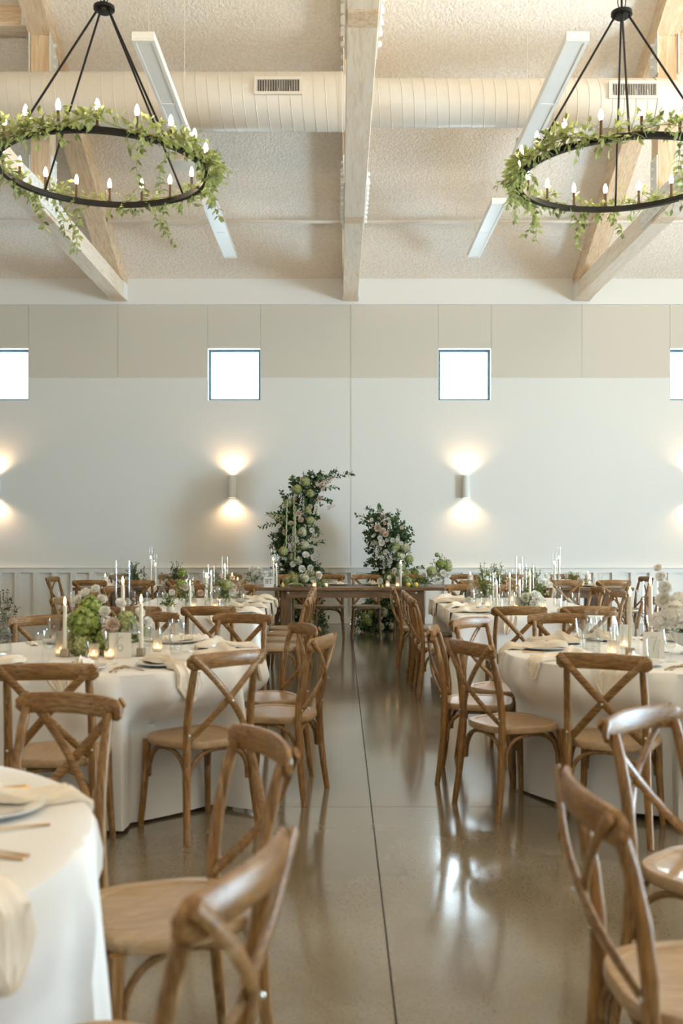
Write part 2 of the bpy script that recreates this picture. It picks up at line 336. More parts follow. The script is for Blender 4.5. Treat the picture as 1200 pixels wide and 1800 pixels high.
# ------------------------------------------------------------------ trusses
def mirror(y): return 2*RY-y
BW = 0.12; CZ0, CZ1 = 5.29, 5.56
def bolts(ys_, zs, side):
    b = MB()
    for y in ys_:
        for z in zs:
            T = TR(side*(BW+0.012), y, z) @ Matrix.Rotation(side*PI/2, 4, 'Y')
            b.lathe([(0.036, 0), (0.036, 0.006), (0.024, 0.008), (0.024, 0.024), (0.012, 0.034), (0.0, 0.034)], 7, T)
    return b
for tx, lb in ((-3.626, 'left pine roof truss with pale plates over the left round table'), (0.168, 'middle pine roof truss running straight above the aisle'), (3.952, 'right pine roof truss beyond the right chandelier')):
    t = thing('roof_truss', lb, 'roof truss', (tx, 0, 0), group='timber roof trusses')
    # the chord is cut round the posts, whose ends show flush in its underside
    segs = [(NY+0.02, mirror(12.28)), (mirror(12.03), 7.31), (7.56, 12.03), (12.28, WY)]
    for a, c in segs: obj('bottom_chord', MB().box((-BW, a+0.003, CZ0), (BW, c-0.003, CZ1), bev=0.006), 'pine_y', t, False)
    for y0, ztop in ((12.03, zc(12.1)-0.3), (7.31, RZ-0.45), (mirror(12.28), zc(12.1)-0.3)):
        obj('post', MB().box((-BW+0.002, y0, CZ0-0.004), (BW-0.002, y0+0.25, ztop), bev=0.006), 'pine_z', t, False)
    for sg in (1, -1):
        def Y(y): return y if sg > 0 else mirror(y)
        p = [(Y(WY), zc(WY)-0.11), (Y(WY), zc(WY)+0.05), (Y(RY), RZ+0.05), (Y(RY), RZ-0.28), (Y(RY+0.4), RZ-0.31)]
        obj('rafter', MB().prism([(Y(15.75), 5.56), (Y(16.30), 5.56), (Y(WY-0.0), EZ+0.0), (Y(RY), RZ-0.0), (Y(RY), RZ-0.25)], -BW-0.02, BW+0.02, 'x'), 'pine_r', t, False)
        for s in (1, -1):
            x0, x1 = sorted((s*BW, s*(BW+0.012)))
            obj('gusset_plate', MB().prism([(Y(11.0), 5.33), (Y(12.66), 5.33), (Y(12.66), 5.54), (Y(12.27), 5.60), (Y(12.27), 6.04), (Y(12.03), 6.04), (Y(12.03), 5.60), (Y(11.0), 5.54)], x0, x1, 'x'), 'white', t, False)
            obj('gusset_plate', MB().prism([(Y(12.0), 7.02), (Y(12.3), 7.02), (Y(12.36), 7.5), (Y(12.1), 7.86), (Y(11.7), 7.95), (Y(12.0), 7.5)], x0, x1, 'x'), 'white', t, False)
            obj('bolt_row', bolts([Y(11.2+0.17*k) for k in range(9)], (5.40, 5.50), s), 'white', t, kind='stuff')
            obj('bolt_row', bolts([Y(12.16)], (5.66, 5.78, 5.90, 5.99, 7.15, 7.28, 7.42), s), 'white', t, kind='stuff')
            obj('bearing_plate', MB().box((x0-0.001, Y(16.05) if sg > 0 else Y(WY), 5.292), (x1+0.001, Y(WY) if sg > 0 else Y(16.05), 5.72)), 'white', t, False)
    for s in (1, -1):
        x0, x1 = sorted((s*BW, s*(BW+0.012)))
        obj('gusset_plate', MB().box((x0, 6.75, 5.32), (x1, 8.12, 5.74)), 'white', t, False)
        obj('bolt_row', bolts([6.85+0.17*k for k in range(8)], (5.40, 5.52), s), 'white', t, kind='stuff')
for x0, x1, lb in ((XL, -3.72, 'short pine cross beam at the top left corner above the duct'), (4.05, XR, 'short pine cross beam at the top right corner above the duct')):
    t = thing('cross_beam', lb, 'beam', (0, 0, 0), group='pine beams between the outer trusses')
    obj('timber', MB().box((x0, 12.0, 7.58), (x1, 12.24, 7.9), bev=0.006), 'pine_x', t, False)
    e = x1 if x0 == XL else x0; s = -1 if x0 == XL else 1
    q = sorted((e, e+s*0.12)); obj('end_plate', MB().box((q[0], 11.985, 7.585), (q[1], 12.0, 7.86)), 'white', t, False)
# ------------------------------------------------------------------ duct, grilles, pipe, fixtures
t = thing('spiral_duct', 'large white spiral air duct running across under the ceiling', 'duct', (0, 11.4, 6.40))
def ductseg(x0, x1, r, zc_, name='duct_section'):
    b = MB(); n = 40; rows = []
    for x in (x0, x1): rows.append([(x, r*math.cos(2*PI*k/n), zc_+r*math.sin(2*PI*k/n)) for k in range(n)])
    b.grid(rows, True); obj(name, b, 'duct', t)
def seams(x0, x1, r, zc_, pitch=0.131):
    b = MB(); n = 32; k0 = int((x1-x0)/pitch*n); pts = []
    for k in range(k0): a = 2*PI*k/n; pts.append((x0+pitch*k/n, (r+0.001)*math.cos(a), zc_+(r+0.001)*math.sin(a)))
    b.tube(pts, 0.0042, 4, up=None); obj('spiral_seam', b, 'duct', t)
ductseg(XL, 0.05, 0.319, 0); seams(XL+3.5, 0.0, 0.319, 0); ductseg(0.05, 3.55, 0.262, -0.012); seams(0.1, 3.5, 0.262, -0.012)
b = MB(); n = 40
b.grid([[(x, r*math.cos(2*PI*k/n), z+r*math.sin(2*PI*k/n)) for k in range(n)] for x, r, z in ((3.55, 0.268, -0.012), (3.60, 0.268, -0.012), (3.86, 0.2, 0.03), (3.92, 0.2, 0.03))], True); obj('reducer', b, 'duct', t)
ductseg(3.92, XR, 0.197, 0.03)
b = MB(); b.grid([[(x, r*math.cos(2*PI*k/n), z+r*math.sin(2*PI*k/n)) for k in range(n)] for x, r, z in ((-0.02, 0.321, 0), (0.02, 0.325, 0), (0.07, 0.27, -0.01))], True); obj('collar', b, 'duct', t)
for gx, gz, gw, r, lb in ((-0.69, 6.44, 0.535, 0.319, 'supply air grille on the duct left of the middle truss'), (3.28, 6.42, 0.56, 0.262, 'supply air grille on the duct above the right chandelier')):
    t = thing('air_grille', lb, 'air grille', (gx, 11.4-r-0.012, gz), group='duct grilles')
    hw = gw/2; hh = 0.098; b = MB(); e = 0.032
    b.box((-hw, -0.01, -hh), (hw, 0.03, -hh+e)); b.box((-hw, -0.01, hh-e), (hw, 0.03, hh)); b.box((-hw, -0.01, -hh+e), (-hw+e, 0.03, hh-e)); b.box((hw-e, -0.01, -hh+e), (hw, 0.03, hh-e))
    obj('grille_frame', b, 'duct', t, False); obj('dark_backing', MB().box((-hw+e, 0.012, -hh+e), (hw-e, 0.02, hh-e)), 'dark', t, False)
    b = MB(); k = -hw+e+0.008
    while k < hw-e: b.box((k-0.0025, -0.004, -hh+e), (k+0.0025, 0.010, hh-e)); k += 0.0185
    obj('louvre_blades', b, 'duct', t, False, kind='stuff')
t = thing('sprinkler_pipe', 'thin white sprinkler pipe running across below the far ceiling slope', 'pipe', (0, 14.9, 6.14))
obj('pipe_run', MB().tube([(XL, 0, 0), (XR, 0, 0)], 0.026, 12), 'duct', t)
for x in (-5.4, -1.9, 1.75, 5.6): obj('hanger_rod', MB().tube([(x, 0, 0.02), (x, 0, zc(14.9)-6.14)], 0.006, 6), 'duct', t)
for x, y0, z, hang, lb in ((-1.625, 8.2, 5.52, 1, 'white linear light fixture behind the left chandelier, the larger left one'), (1.955, 8.2, 5.52, 1, 'white linear light fixture beside the right chandelier, the larger right one'),
                     (-1.66, 12.6, 5.65, 1, 'white linear light fixture below the left part of the pipe, the farther left one'), (2.01, 12.6, 5.65, 1, 'white linear light fixture below the right part of the pipe, the farther right one')):
    t = thing('linear_light', lb, 'light fixture', (x, y0, z), group='suspended linear fixtures')
    obj('housing', MB().box((-0.095, 0, 0.0), (0.095, 2.44, 0.065), bev=0.004), 'white', t, False)
    b = MB(); e = 0.03
    b.box((-0.095, 0, -0.012), (-0.095+e, 2.44, 0)); b.box((0.095-e, 0, -0.012), (0.095, 2.44, 0))
    for yy in (0, 1.20, 2.40): b.box((-0.095+e, yy, -0.012), (0.095-e, yy+0.04, 0))
    obj('trim_frame', b, 'white', t, False)
    for yy in (0.04, 1.24): obj('diffuser', MB().box((-0.095+e, yy, -0.006), (0.095-e, yy+1.16, 0.002)), 'lens', t, False)
    for yy in (0.25, 2.2): obj('suspension_cable', MB().tube([(0, yy, 0.06), (0, yy, zc(y0+yy)-z)], 0.003, 5), 'duct', t)
for px, lb in ((-2.02, 'shallow pale dome pendant partly behind the left chandelier'), (2.38, 'shallow pale dome pendant partly behind the right chandelier')):
    t = thing('dome_pendant', lb, 'pendant light', (px, 13.0, 6.28), group='pale dome pendants')
    obj('shade', MB().lathe([(0.2, 0), (0.2, 0.03), (0.15, 0.12), (0.09, 0.28), (0.085, 0.34), (0.0, 0.345)], 28), 'shade', t)
    obj('diffuser', MB().lathe([(0.205, 0.0), (0.2, -0.012), (0.0, -0.02)], 28), 'white', t)
    obj('suspension_cable', MB().tube([(0, 0, 0.33), (0, 0, zc(13.0)-6.28)], 0.006, 6), 'duct', t)
# a spare drop wire and a small sprinkler head on the right slope
# ------------------------------------------------------------------ wall sconces
for x, lb in ((-5.63, 'grey cylinder wall sconce cut by the left edge of the frame'), (-1.766, 'grey cylinder wall sconce left of the tall flower pillar'), (2.06, 'grey cylinder wall sconce right of the small flower pillar'), (5.78, 'grey cylinder wall sconce just beyond the right edge')):
    t = thing('wall_sconce', lb, 'wall lamp', (x, WY-0.09, 2.06), group='up and down sconces')
    n = 24; b = MB(); b.lathe([(0.062, 0.0), (0.066, 0.0), (0.066, 0.366), (0.062, 0.366), (0.060, 0.33), (0.0, 0.33)], n); b.lathe([(0.0, 0.03), (0.060, 0.03), (0.062, 0.0)], n)
    obj('cylinder_body', b, 'sconce', t); obj('mounting_plate', MB().box((-0.05, 0.05, 0.06), (0.05, 0.09, 0.31)), 'sconce', t, False)
    obj('lens', MB().lathe([(0.0, 0.345), (0.05, 0.345)], 20), 'lamp', t); obj('lens', MB().lathe([(0.0, 0.018), (0.05, 0.018)], 20), 'lamp', t)
    for z, rx, e in ((0.40, PI, 3.6), (-0.04, 0, 3.6)):
        l = bpy.data.lights.new('sconce_light', 'SPOT'); l.energy = e*5.5; l.color = (1.0, 0.62, 0.34); l.spot_size = math.radians(150); l.spot_blend = 0.9; l.shadow_soft_size = 0.03
        o = bpy.data.objects.new('sconce_light', l); C.objects.link(o); o.parent = t; o.location = (0, -0.0, z); o.rotation_euler = (rx, 0, 0)
# ------------------------------------------------------------------ chandeliers
leaf_me = MB().add(LEAF_V, LEAF_F, Matrix.Diagonal((1, 1, 1, 1))).mesh('leaf', M['smilax'])
bulb_me = MB().lathe([(0.006, 0), (0.013, 0.012), (0.0165, 0.03), (0.014, 0.05), (0.007, 0.07), (0.0, 0.082)], 12).mesh('bulb', M['bulb'])
sleeve_me = MB().lathe([(0.020, 0), (0.020, 0.01), (0.0105, 0.012), (0.0105, 0.115), (0.0, 0.116)], 12).mesh('sleeve', M['bronze'])
def chandelier(cx, zr, rods, phase, lb, glb, drops, dens):
    cy = 7.4; RR = 0.755
    t = thing('ring_chandelier', lb, 'chandelier', (cx, cy, zr), group='black ring chandeliers')
    b = MB(); n = 96; rows = []
    for k in range(n):
        a = 2*PI*k/n; rows.append([(q*math.sin(a), -q*math.cos(a), z) for q, z in ((RR-0.02, -0.018), (RR+0.02, -0.018), (RR+0.02, 0.02), (RR-0.02, 0.02))])
    for k in range(n): pass
    b.grid(rows+[rows[0]], True); obj('ring', b, 'black', t)
    for k in range(18):
        a = 2*PI*(k+0.5)/18+phase; p = (RR*math.sin(a), -RR*math.cos(a), 0.019)
        s = put('candle_sleeve', sleeve_me, t, p); put('bulb', bulb_me, s, (0, 0, 0.113))
    hz = 1.21
    obj('hub', MB().lathe([(0.0, -0.035), (0.045, -0.035), (0.05, -0.015), (0.078, -0.012), (0.078, 0.012), (0.03, 0.02), (0.012, 0.05), (0.0, 0.05)], 24, TR(0, 0, hz)), 'black', t)
    for a in rods:
        sx, sy = math.sin(a), -math.cos(a)
        obj('rod', MB().tube([(0.045*sx, 0.045*sy, hz-0.01), (RR*sx, RR*sy, 0.0)], 0.0085, 8), 'black', t)
    obj('drop_cable', MB().tube([(0, 0, hz+0.04), (0, 0, zc(cy)-zr)], 0.008, 8), 'black', t)
    obj('chain_loop', MB().tube([(0.03*math.cos(a*PI/6), 0.0, hz+0.09+0.06*math.sin(a*PI/6)) for a in range(13)], 0.004, 6), 'black', t)
    # garland
    g = thing('leafy_garland', glb, 'garland', (cx, cy, zr), group='smilax garlands on the chandeliers')
    st = MB(); lv = []; n = 150; pts = []
    for k in range(n+1):
        a = 2*PI*k/n; d = dens(a); r = RR+0.028+0.02*math.sin(5*a)+0.012*math.sin(13*a)
        pts.append((r*math.sin(a), -r*math.cos(a), 0.03+0.025*math.sin(7*a+1)))
    st.tube(pts, 0.0035, 5)
    for k in range(n):
        a = 2*PI*k/n; d = dens(a)
        for _ in range(int(d*1.7)+(R.random() < (d*1.7) % 1)):
            p = Vector(pts[k]); dr = Vector((math.sin(a)*R.uniform(-0.5, 1), -math.cos(a)*R.uniform(-0.5, 1), R.uniform(-0.7, 0.9)))+Vector((math.cos(a), math.sin(a), 0))*R.uniform(-1, 1)
            dr.normalize(); ln = R.uniform(0.05, 0.15); q = p+dr*ln
            mid = p+dr*ln*0.5+Vector((0, 0, 0.01)); st.tube([p, mid, q], 0.0016, 4)
            for i in range(R.randint(2, 4)):
                u = R.uniform(0.3, 1); pp = p.lerp(q, u); dd = (dr+Vector((R.uniform(-1, 1), R.uniform(-1, 1), R.uniform(-1, 0.6)))*0.9).normalized(); lv.append((pp, dd, R.uniform(0.042, 0.07)))
    for a, ln, off in drops:      # hanging sprays
        base = Vector(((RR+off)*math.sin(a), -(RR+off)*math.cos(a), 0.0)); sw = Vector((R.uniform(-0.5, 0.5), R.uniform(-0.4, 0.4), 0)); P_ = []
        for i in range(9):
            u = i/8; P_.append(base+Vector((0, 0, -ln*u))+sw*ln*u*u*0.8+Vector((0.02*math.sin(6*u+a), 0.02*math.cos(5*u), 0)))
        st.tube(P_, 0.002, 4)
        for i in range(1, 9):
            for s in range(3):
                ph = R.uniform(0, 6.28); lv.append((P_[i], Vector((math.cos(ph), math.sin(ph), R.uniform(-1.1, -0.1))).normalized(), R.uniform(0.045, 0.068)))
    obj('vine_stem', st, 'smst', g)
    R.shuffle(lv); rest = MB()
    lv.sort(key=lambda q: -q[2])
    for i, (p, d, ln) in enumerate(lv):
        if i < 290:
            o = put('leaf', leaf_me, g); o.matrix_local = Matrix.Translation(p) @ rmat(d, R.uniform(-1.2, 1.2)) @ Matrix.Diagonal((ln, ln, ln, 1))
        else: leaf(rest, p, d, ln)
    obj('small_leaves', rest, 'smilax', g, kind='stuff')
D = math.radians
def dl(a):
    q = math.degrees(a) % 360
    return 3.2 if q > 285 or q < 5 else 2.8 if 30 < q < 110 else 1.0 if q < 30 else 1.6 if 110 < q < 190 else 0.7 if q < 215 else 2.0
chandelier(-1.755, 4.14, (D(-40), D(48), D(138), D(231)), 0, 'black ring chandelier with candle bulbs hanging on the left', 'pale green leafy garland wound on the left chandelier',
           [(D(215), 0.42, 0.0), (D(208), 0.35, 0.02), (D(222), 0.3, 0), (D(160), 0.34, 0), (D(155), 0.28, 0.03), (D(30), 0.34, 0), (D(48), 0.28, -0.02), (D(95), 0.3, 0.04), (D(85), 0.24, 0.06), (D(105), 0.22, 0.05), (D(240), 0.3, -0.03)], dl)
def dr_(a):
    q = math.degrees(a) % 360
    return 3.0 if q > 250 and q < 330 else 1.8 if q >= 330 or q < 60 else 1.4 if 150 < q < 215 else 0.8 if q < 150 else 2.4
chandelier(2.09, 4.10, (D(-12), D(-102), D(168), D(78)), D(4), 'black ring chandelier with candle bulbs hanging on the right', 'pale green leafy garland wound on the right chandelier',
           [(D(262), 0.3, 0.06), (D(272), 0.22, 0.07), (D(230), 0.34, 0), (D(222), 0.26, 0.02), (D(192), 0.3, 0), (D(188), 0.24, 0.0), (D(12), 0.34, 0), (D(20), 0.28, 0), (D(170), 0.2, 0), (D(285), 0.26, -0.02), (D(90), 0.3, 0)], dr_)
# ------------------------------------------------------------------ chairs
def chair_parts():
    P_ = []
    # seat outline: wide rounded front, narrower back
    out = []
    n = 40
    for k in range(n):
        a = 2*PI*k/n; c, s = math.cos(a), math.sin(a); e = 0.62
        x = math.copysign(abs(c)**e, c)*0.205; y = math.copysign(abs(s)**e, s)*0.205
        x *= 1.0+0.10*(y/0.205); out.append((x, y))
    b = MB(); rows = []
    for sc_, z in ((0.90, 0.425), (0.985, 0.425), (1.0, 0.432), (1.0, 0.452), (0.98, 0.460), (0.84, 0.460), (0.82, 0.456), (0.5, 0.452), (0.02, 0.451)):
        rows.append([(x*sc_, y*sc_, z) for x, y in out])
    b.grid(rows, True); b.f.append(tuple(range(n-1, -1, -1))); P_.append(('seat', b, 'seat', 30))
    for s in (-1, 1):
        pts = [(0.205, -0.222, 0.0), (0.196, -0.206, 0.12), (0.186, -0.190, 0.27), (0.180, -0.182, 0.42), (0.180, -0.184, 0.53), (0.178, -0.198, 0.65), (0.174, -0.222, 0.76), (0.172, -0.243, 0.835)]
        P_.append(('rear_leg', MB().tube([(s*x, y, z) for x, y, z in pts], [0.0155, 0.017, 0.019, 0.020, 0.019, 0.018, 0.0175, 0.015], 10, sec=(1, 1)), 'oak_z', 50))
        pts = [(0.198, 0.206, 0.0), (0.190, 0.196, 0.12), (0.182, 0.186, 0.27), (0.178, 0.178, 0.428)]
        P_.append(('front_leg', MB().tube([(s*x, y, z) for x, y, z in pts], [0.0145, 0.016, 0.018, 0.020], 10), 'oak_z', 50))
    # curved top rail
    b = MB(); rows = []; m_ = 22
    for i in range(m_+1):
        u = -1+2*i/m_; x = 0.218*u; yb = -0.247-0.038*(1-u*u)
        e = max(0.0, (abs(u)-0.88)/0.12); hh = 0.034*(1-0.55*e*e)+0.002; zc_ = 0.842+0.010*(1-u*u); th = 0.0125*(1-0.25*e)
        rows.append([(x, yb-th, zc_-hh*0.7), (x, yb-th*1.15, zc_), (x, yb-th, zc_+hh*0.7), (x, yb-th*0.4, zc_+hh), (x, yb+th*0.5, zc_+hh), (x, yb+th, zc_+hh*0.7), (x, yb+th*0.8, zc_), (x, yb+th, zc_-hh*0.7), (x, yb+th*0.4, zc_-hh), (x, yb-th*0.5, zc_-hh)])
    b.grid(rows, True); b.f += [tuple(range(9, -1, -1)), tuple(range(m_*10, m_*10+10))]; P_.append(('top_rail', b, 'oak_x', 50))
    # crossing slats
    for s, dy in ((1, 0.0), (-1, -0.013)):
        pts = []
        for i in range(13):
            u = i/12; z = 0.872-0.40*u; x = (0.206-0.372*u**0.92)
            
            y = -0.273 - 0.014*math.sin(u*PI) + (0.095)*u**2.2 + dy*math.sin(u*PI)
            if u > 0.95: y -= 0.0
            pts.append((s*x, y, z))
        P_.append(('cross_slat', MB().tube(pts, 0.012, 8, sec=(0.62, 1.45), up=(0, 1, 0)), 'oak_x', 50))
    # bentwood arches between the legs
    def arch(p, q):
        p = Vector(p); q = Vector(q); o = []
        for i in range(17):
            a = PI*i/16; u = (1-math.copysign(abs(math.cos(a))**0.8, math.cos(a)))/2
            o.append(p.lerp(q, u)+Vector((0, 0, 0.165*math.sin(a)**0.75)))
        return MB().tube(o, 0.0105, 8, sec=(1.0, 1.0))
    c = 0.168
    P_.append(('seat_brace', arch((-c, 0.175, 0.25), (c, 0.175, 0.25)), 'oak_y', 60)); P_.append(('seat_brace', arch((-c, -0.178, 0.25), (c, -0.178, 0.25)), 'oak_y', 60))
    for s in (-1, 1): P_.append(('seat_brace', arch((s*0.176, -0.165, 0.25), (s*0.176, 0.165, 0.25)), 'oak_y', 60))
    def rivet(x, y, z): return MB().lathe([(0.006, -0.002), (0.006, 0.003), (0.003, 0.005), (0, 0.005)], 8, TR(x, y, z, rx=PI/2))
    P_.append(('rivet', rivet(0.0, -0.292, 0.655), 'chrome', 40))
    for s in (-1, 1): P_.append(('rivet', rivet(s*0.18, -0.203, 0.50), 'chrome', 40))
    return [(n_, b_.mesh(n_, M[m_], sm)) for n_, b_, m_, sm in P_]
CP = chair_parts()
chairs = []
def chair(x, y, fx, fy, label, group):
    """x, y = seat centre; (fx, fy) = direction the sitter faces"""
    rz = math.atan2(-fx, fy); t = thing('dining_chair', label, 'chair', (x, y, 0), rz, group)
    for n_, me in CP: put(n_, me, t)
    chairs.append((x, y, fx, fy)); return t
def rim(cx, cy, px_, py_, label, group, tox=None, toy=None):
    """chair whose back stands at (px_, py_) and which faces a point"""
    dx, dy = (tox if tox is not None else cx)-px_, (toy if toy is not None else cy)-py_; l = math.hypot(dx, dy); dx /= l; dy /= l
    chair(px_+dx*0.23, py_+dy*0.23, dx, dy, label, group)
T0 = (-1.465, 2.1); T1 = (-1.35, 5.61); T2 = (1.86, 5.69); T3 = (1.82, 2.1)
W = 'cross-back chair '
g = 'chairs around the round tables'
rim(*T0, -0.93, 3.36, W+'at the far side of the nearest left round table, back to the next', g)
rim(*T0, -0.24, 2.70, W+'on the aisle side of the nearest left round table, seat fully visible', g)
rim(*T0, -0.19, 1.68, W+'in the lower left foreground, its blurred rail closest to the camera', g)
rim(*T1, -1.25, 4.26, W+'at the left edge, before the round table with green hydrangeas', g, -1.32, 5.6)
rim(*T1, -0.545, 4.70, W+'before the left round table, in the middle, empty aisle to its right', g)
rim(*T1, -0.125, 5.44, W+'sideways on the aisle side of the second left round table, nearer one', g, -1.35, 5.8)
rim(*T1, -0.25, 6.12, W+'on the aisle side of the second left round table, farther one', g, -1.35, 5.6)
rim(*T1, -0.69, 6.92, W+'facing the camera beyond the second left round table, nearest the aisle', g, -1.0, 5.8)
rim(*T1, -1.36, 7.05, W+'facing the camera straight behind the green hydrangea centrepiece', g, -1.36, 5.6)
rim(*T1, -2.03, 6.76, W+'facing the camera behind the carafe at the left edge', g)
rim(*T2, 1.22, 4.60, W+'before the right round table, its whole cross back toward the camera', g, 1.75, 5.69)
rim(*T2, 0.69, 5.13, W+'on the aisle side of the right round table, the nearest one, angled', g)
rim(*T2, 0.585, 5.93, W+'on the aisle side of the right round table, second from the camera', g, 1.86, 5.7)
rim(*T2, 0.88, 6.58, W+'beyond the right round table nearest the aisle, facing the camera', g)
rim(*T2, 1.52, 6.92, W+'facing the camera beyond the right round table, left of the hurricane glass', g, 1.6, 5.7)
rim(*T2, 2.36, 6.86, W+'facing the camera beyond the white flowers at the right edge', g, 2.1, 5.7)
rim(*T3, 0.95, 3.06, W+'in the right foreground, the farther one, rail facing the camera', g)
rim(*T3, 0.565, 2.16, W+'in the lower right foreground seen from its side, closest to the camera', g, 1.82, 2.2)
# long tables
L1 = (-1.98, -0.70, 8.22, 10.72); L2 = (0.97, 2.30, 8.30, 10.78)
g = 'chairs around the long white tables'
ordn = ['first', 'second', 'third', 'fourth']
for i, y in enumerate((8.86, 9.44, 10.02, 10.60)):
    chair(-0.55, y, -1, 0.02*i, W+'on the aisle side of the left long table, %s from the near end' % ordn[i], g)
for i, (y, cx_) in enumerate(((8.84, 0.895), (9.36, 0.90), (9.9, 0.90), (10.66, 0.83))):
    chair(cx_, y, 1, 0.03-0.02*i, W+'on the aisle side of the right long table, %s from the near end' % ordn[i], g)
for i, y in enumerate((8.86, 9.9, 10.7)):
    chair(-2.24, y, 1, -0.08, W+'on the outer side of the left long table, %s from the near end' % ordn[i], g)
    chair(2.52, y, -1, -0.08, W+'on the outer side of the right long table, %s from the near end' % ordn[i], g)
for x, q in ((-1.60, 'left'), (-1.02, 'right')): rim(0, 0, x, 7.74, W+'at the near end of the left long table, the %s one' % q, g, x, 10)
for x, q in ((1.385, 'left'), (1.92, 'right')): rim(0, 0, x, 7.74, W+'at the near end of the right long table, the %s one' % q, g, x, 10)
for x, q in ((-1.68, 'left'), (-1.15, 'right')): rim(0, 0, x, 11.22, W+'at the far end of the left long table, the %s one' % q, g, x, 5)
for x, q in ((1.40, 'left'), (1.97, 'right')): rim(0, 0, x, 11.25, W+'at the far end of the right long table, the %s one' % q, g, x, 5)
g = 'chairs along the head table row'
for x, q in ((-3.12, 'leftmost'), (-2.52, 'second from left'), (-1.96, 'third from left'), (-1.38, 'nearest the aisle')):
    rim(0, 0, x, 12.42, W+'on the near side of the left farm table, '+q, g, x, 15)
for x, q in ((1.69, 'leftmost, nearest the aisle'), (2.24, 'second from left'), (2.80, 'third from left'), (3.40, 'rightmost')):
    rim(0, 0, x, 12.42, W+'on the near side of the right farm table, '+q, g, x, 15)
for x, q in ((-0.71, 'behind the left table leg under the tall flowers'), (-0.152, 'left of the pair seen clearly behind the head table'), (0.362, 'right of the pair seen clearly behind the head table'), (0.97, 'behind the right table leg under the flowers')):
    chair(x, 14.0, 0, -1, W+q, g)
for x, q in ((-3.1, 'leftmost'), (-2.4, 'middle'), (-1.62, 'nearest the tall flowers')): chair(x, 14.02, 0, -1, W+'against the wall behind the left farm table, '+q, g)
for x, q in ((1.78, 'nearest the small flowers'), (2.5, 'middle'), (3.2, 'rightmost')): chair(x, 14.02, 0, -1, W+'by the wall behind the right farm table, '+q, g)
chair(-3.62, 13.4, 1, -0.1, W+'at the left end of the head table row', g); chair(3.86, 13.4, -1, -0.1, W+'at the right end of the head table row', g)
# ------------------------------------------------------------------ tablecloths
TZ = 0.762
def push(x, y, z, cx, cy):
    """keep the hanging cloth behind the chair seats that touch it"""
    if z > 0.62: return x, y
    for (qx, qy, fx, fy) in chairs:
        dx, dy = x-qx, y-qy
        if abs(dx) > 0.6 or abs(dy) > 0.6: continue
        l = math.hypot(fx, fy); ux_, uy_ = fx/l, fy/l
        lx = dx*uy_-dy*ux_; ly = dx*ux_+dy*uy_
        if abs(lx) < 0.34 and ly < 0.235:
            wx = 1.0 if abs(lx) < 0.24 else (0.34-abs(lx))/0.10
            wz = 1.0 if z < 0.49 else (0.62-z)/0.13
            k = (0.235-ly)*wx*wz; x += ux_*k; y += uy_*k
    return x, y
def folds(s, seed):
    return (math.sin(s*1.0+seed)+0.6*math.sin(s*1.83+2*seed+0.7)+0.45*math.sin(s*2.9+seed*3))/1.6
def round_cloth(c, rad, seed, label, nf=14):
    b = MB(); n = 300; rows = []; cx, cy = c
    for q in (0.02, 0.4, 0.75, 0.93, 0.985): rows.append([(cx+rad*q*math.cos(2*PI*k/n), cy+rad*q*math.sin(2*PI*k/n), TZ) for k in range(n)])
    zs = [(0.0, TZ-0.002), (0.004, TZ-0.012)]
    rows.append([(cx+(rad+0.0)*math.cos(2*PI*k/n), cy+(rad)*math.sin(2*PI*k/n), TZ-0.004) for k in range(n)])
    for i in range(1, 20):
        u = i/19; z = TZ-0.006-(TZ-0.03)*u; row = []
        for k in range(n):
            a = 2*PI*k/n; f = folds(a*nf, seed); f2 = max(0, f)**0.8-0.5*max(0, -f)
            r = rad+0.006+u**0.7*(0.03+0.085*f2)+0.006*noise.noise((a*3, u*3, seed))
            x, y = push(cx+r*math.cos(a), cy+r*math.sin(a), z, cx, cy)
            row.append((x, y, z+(0.012*math.sin(a*4+seed)*u if i == 19 else 0)))
        rows.append(row)
    b.grid(rows, True); o = obj('tablecloth', b, 'cloth', None, 55); tag(o, label, 'tablecloth', 'white tablecloths'); return o
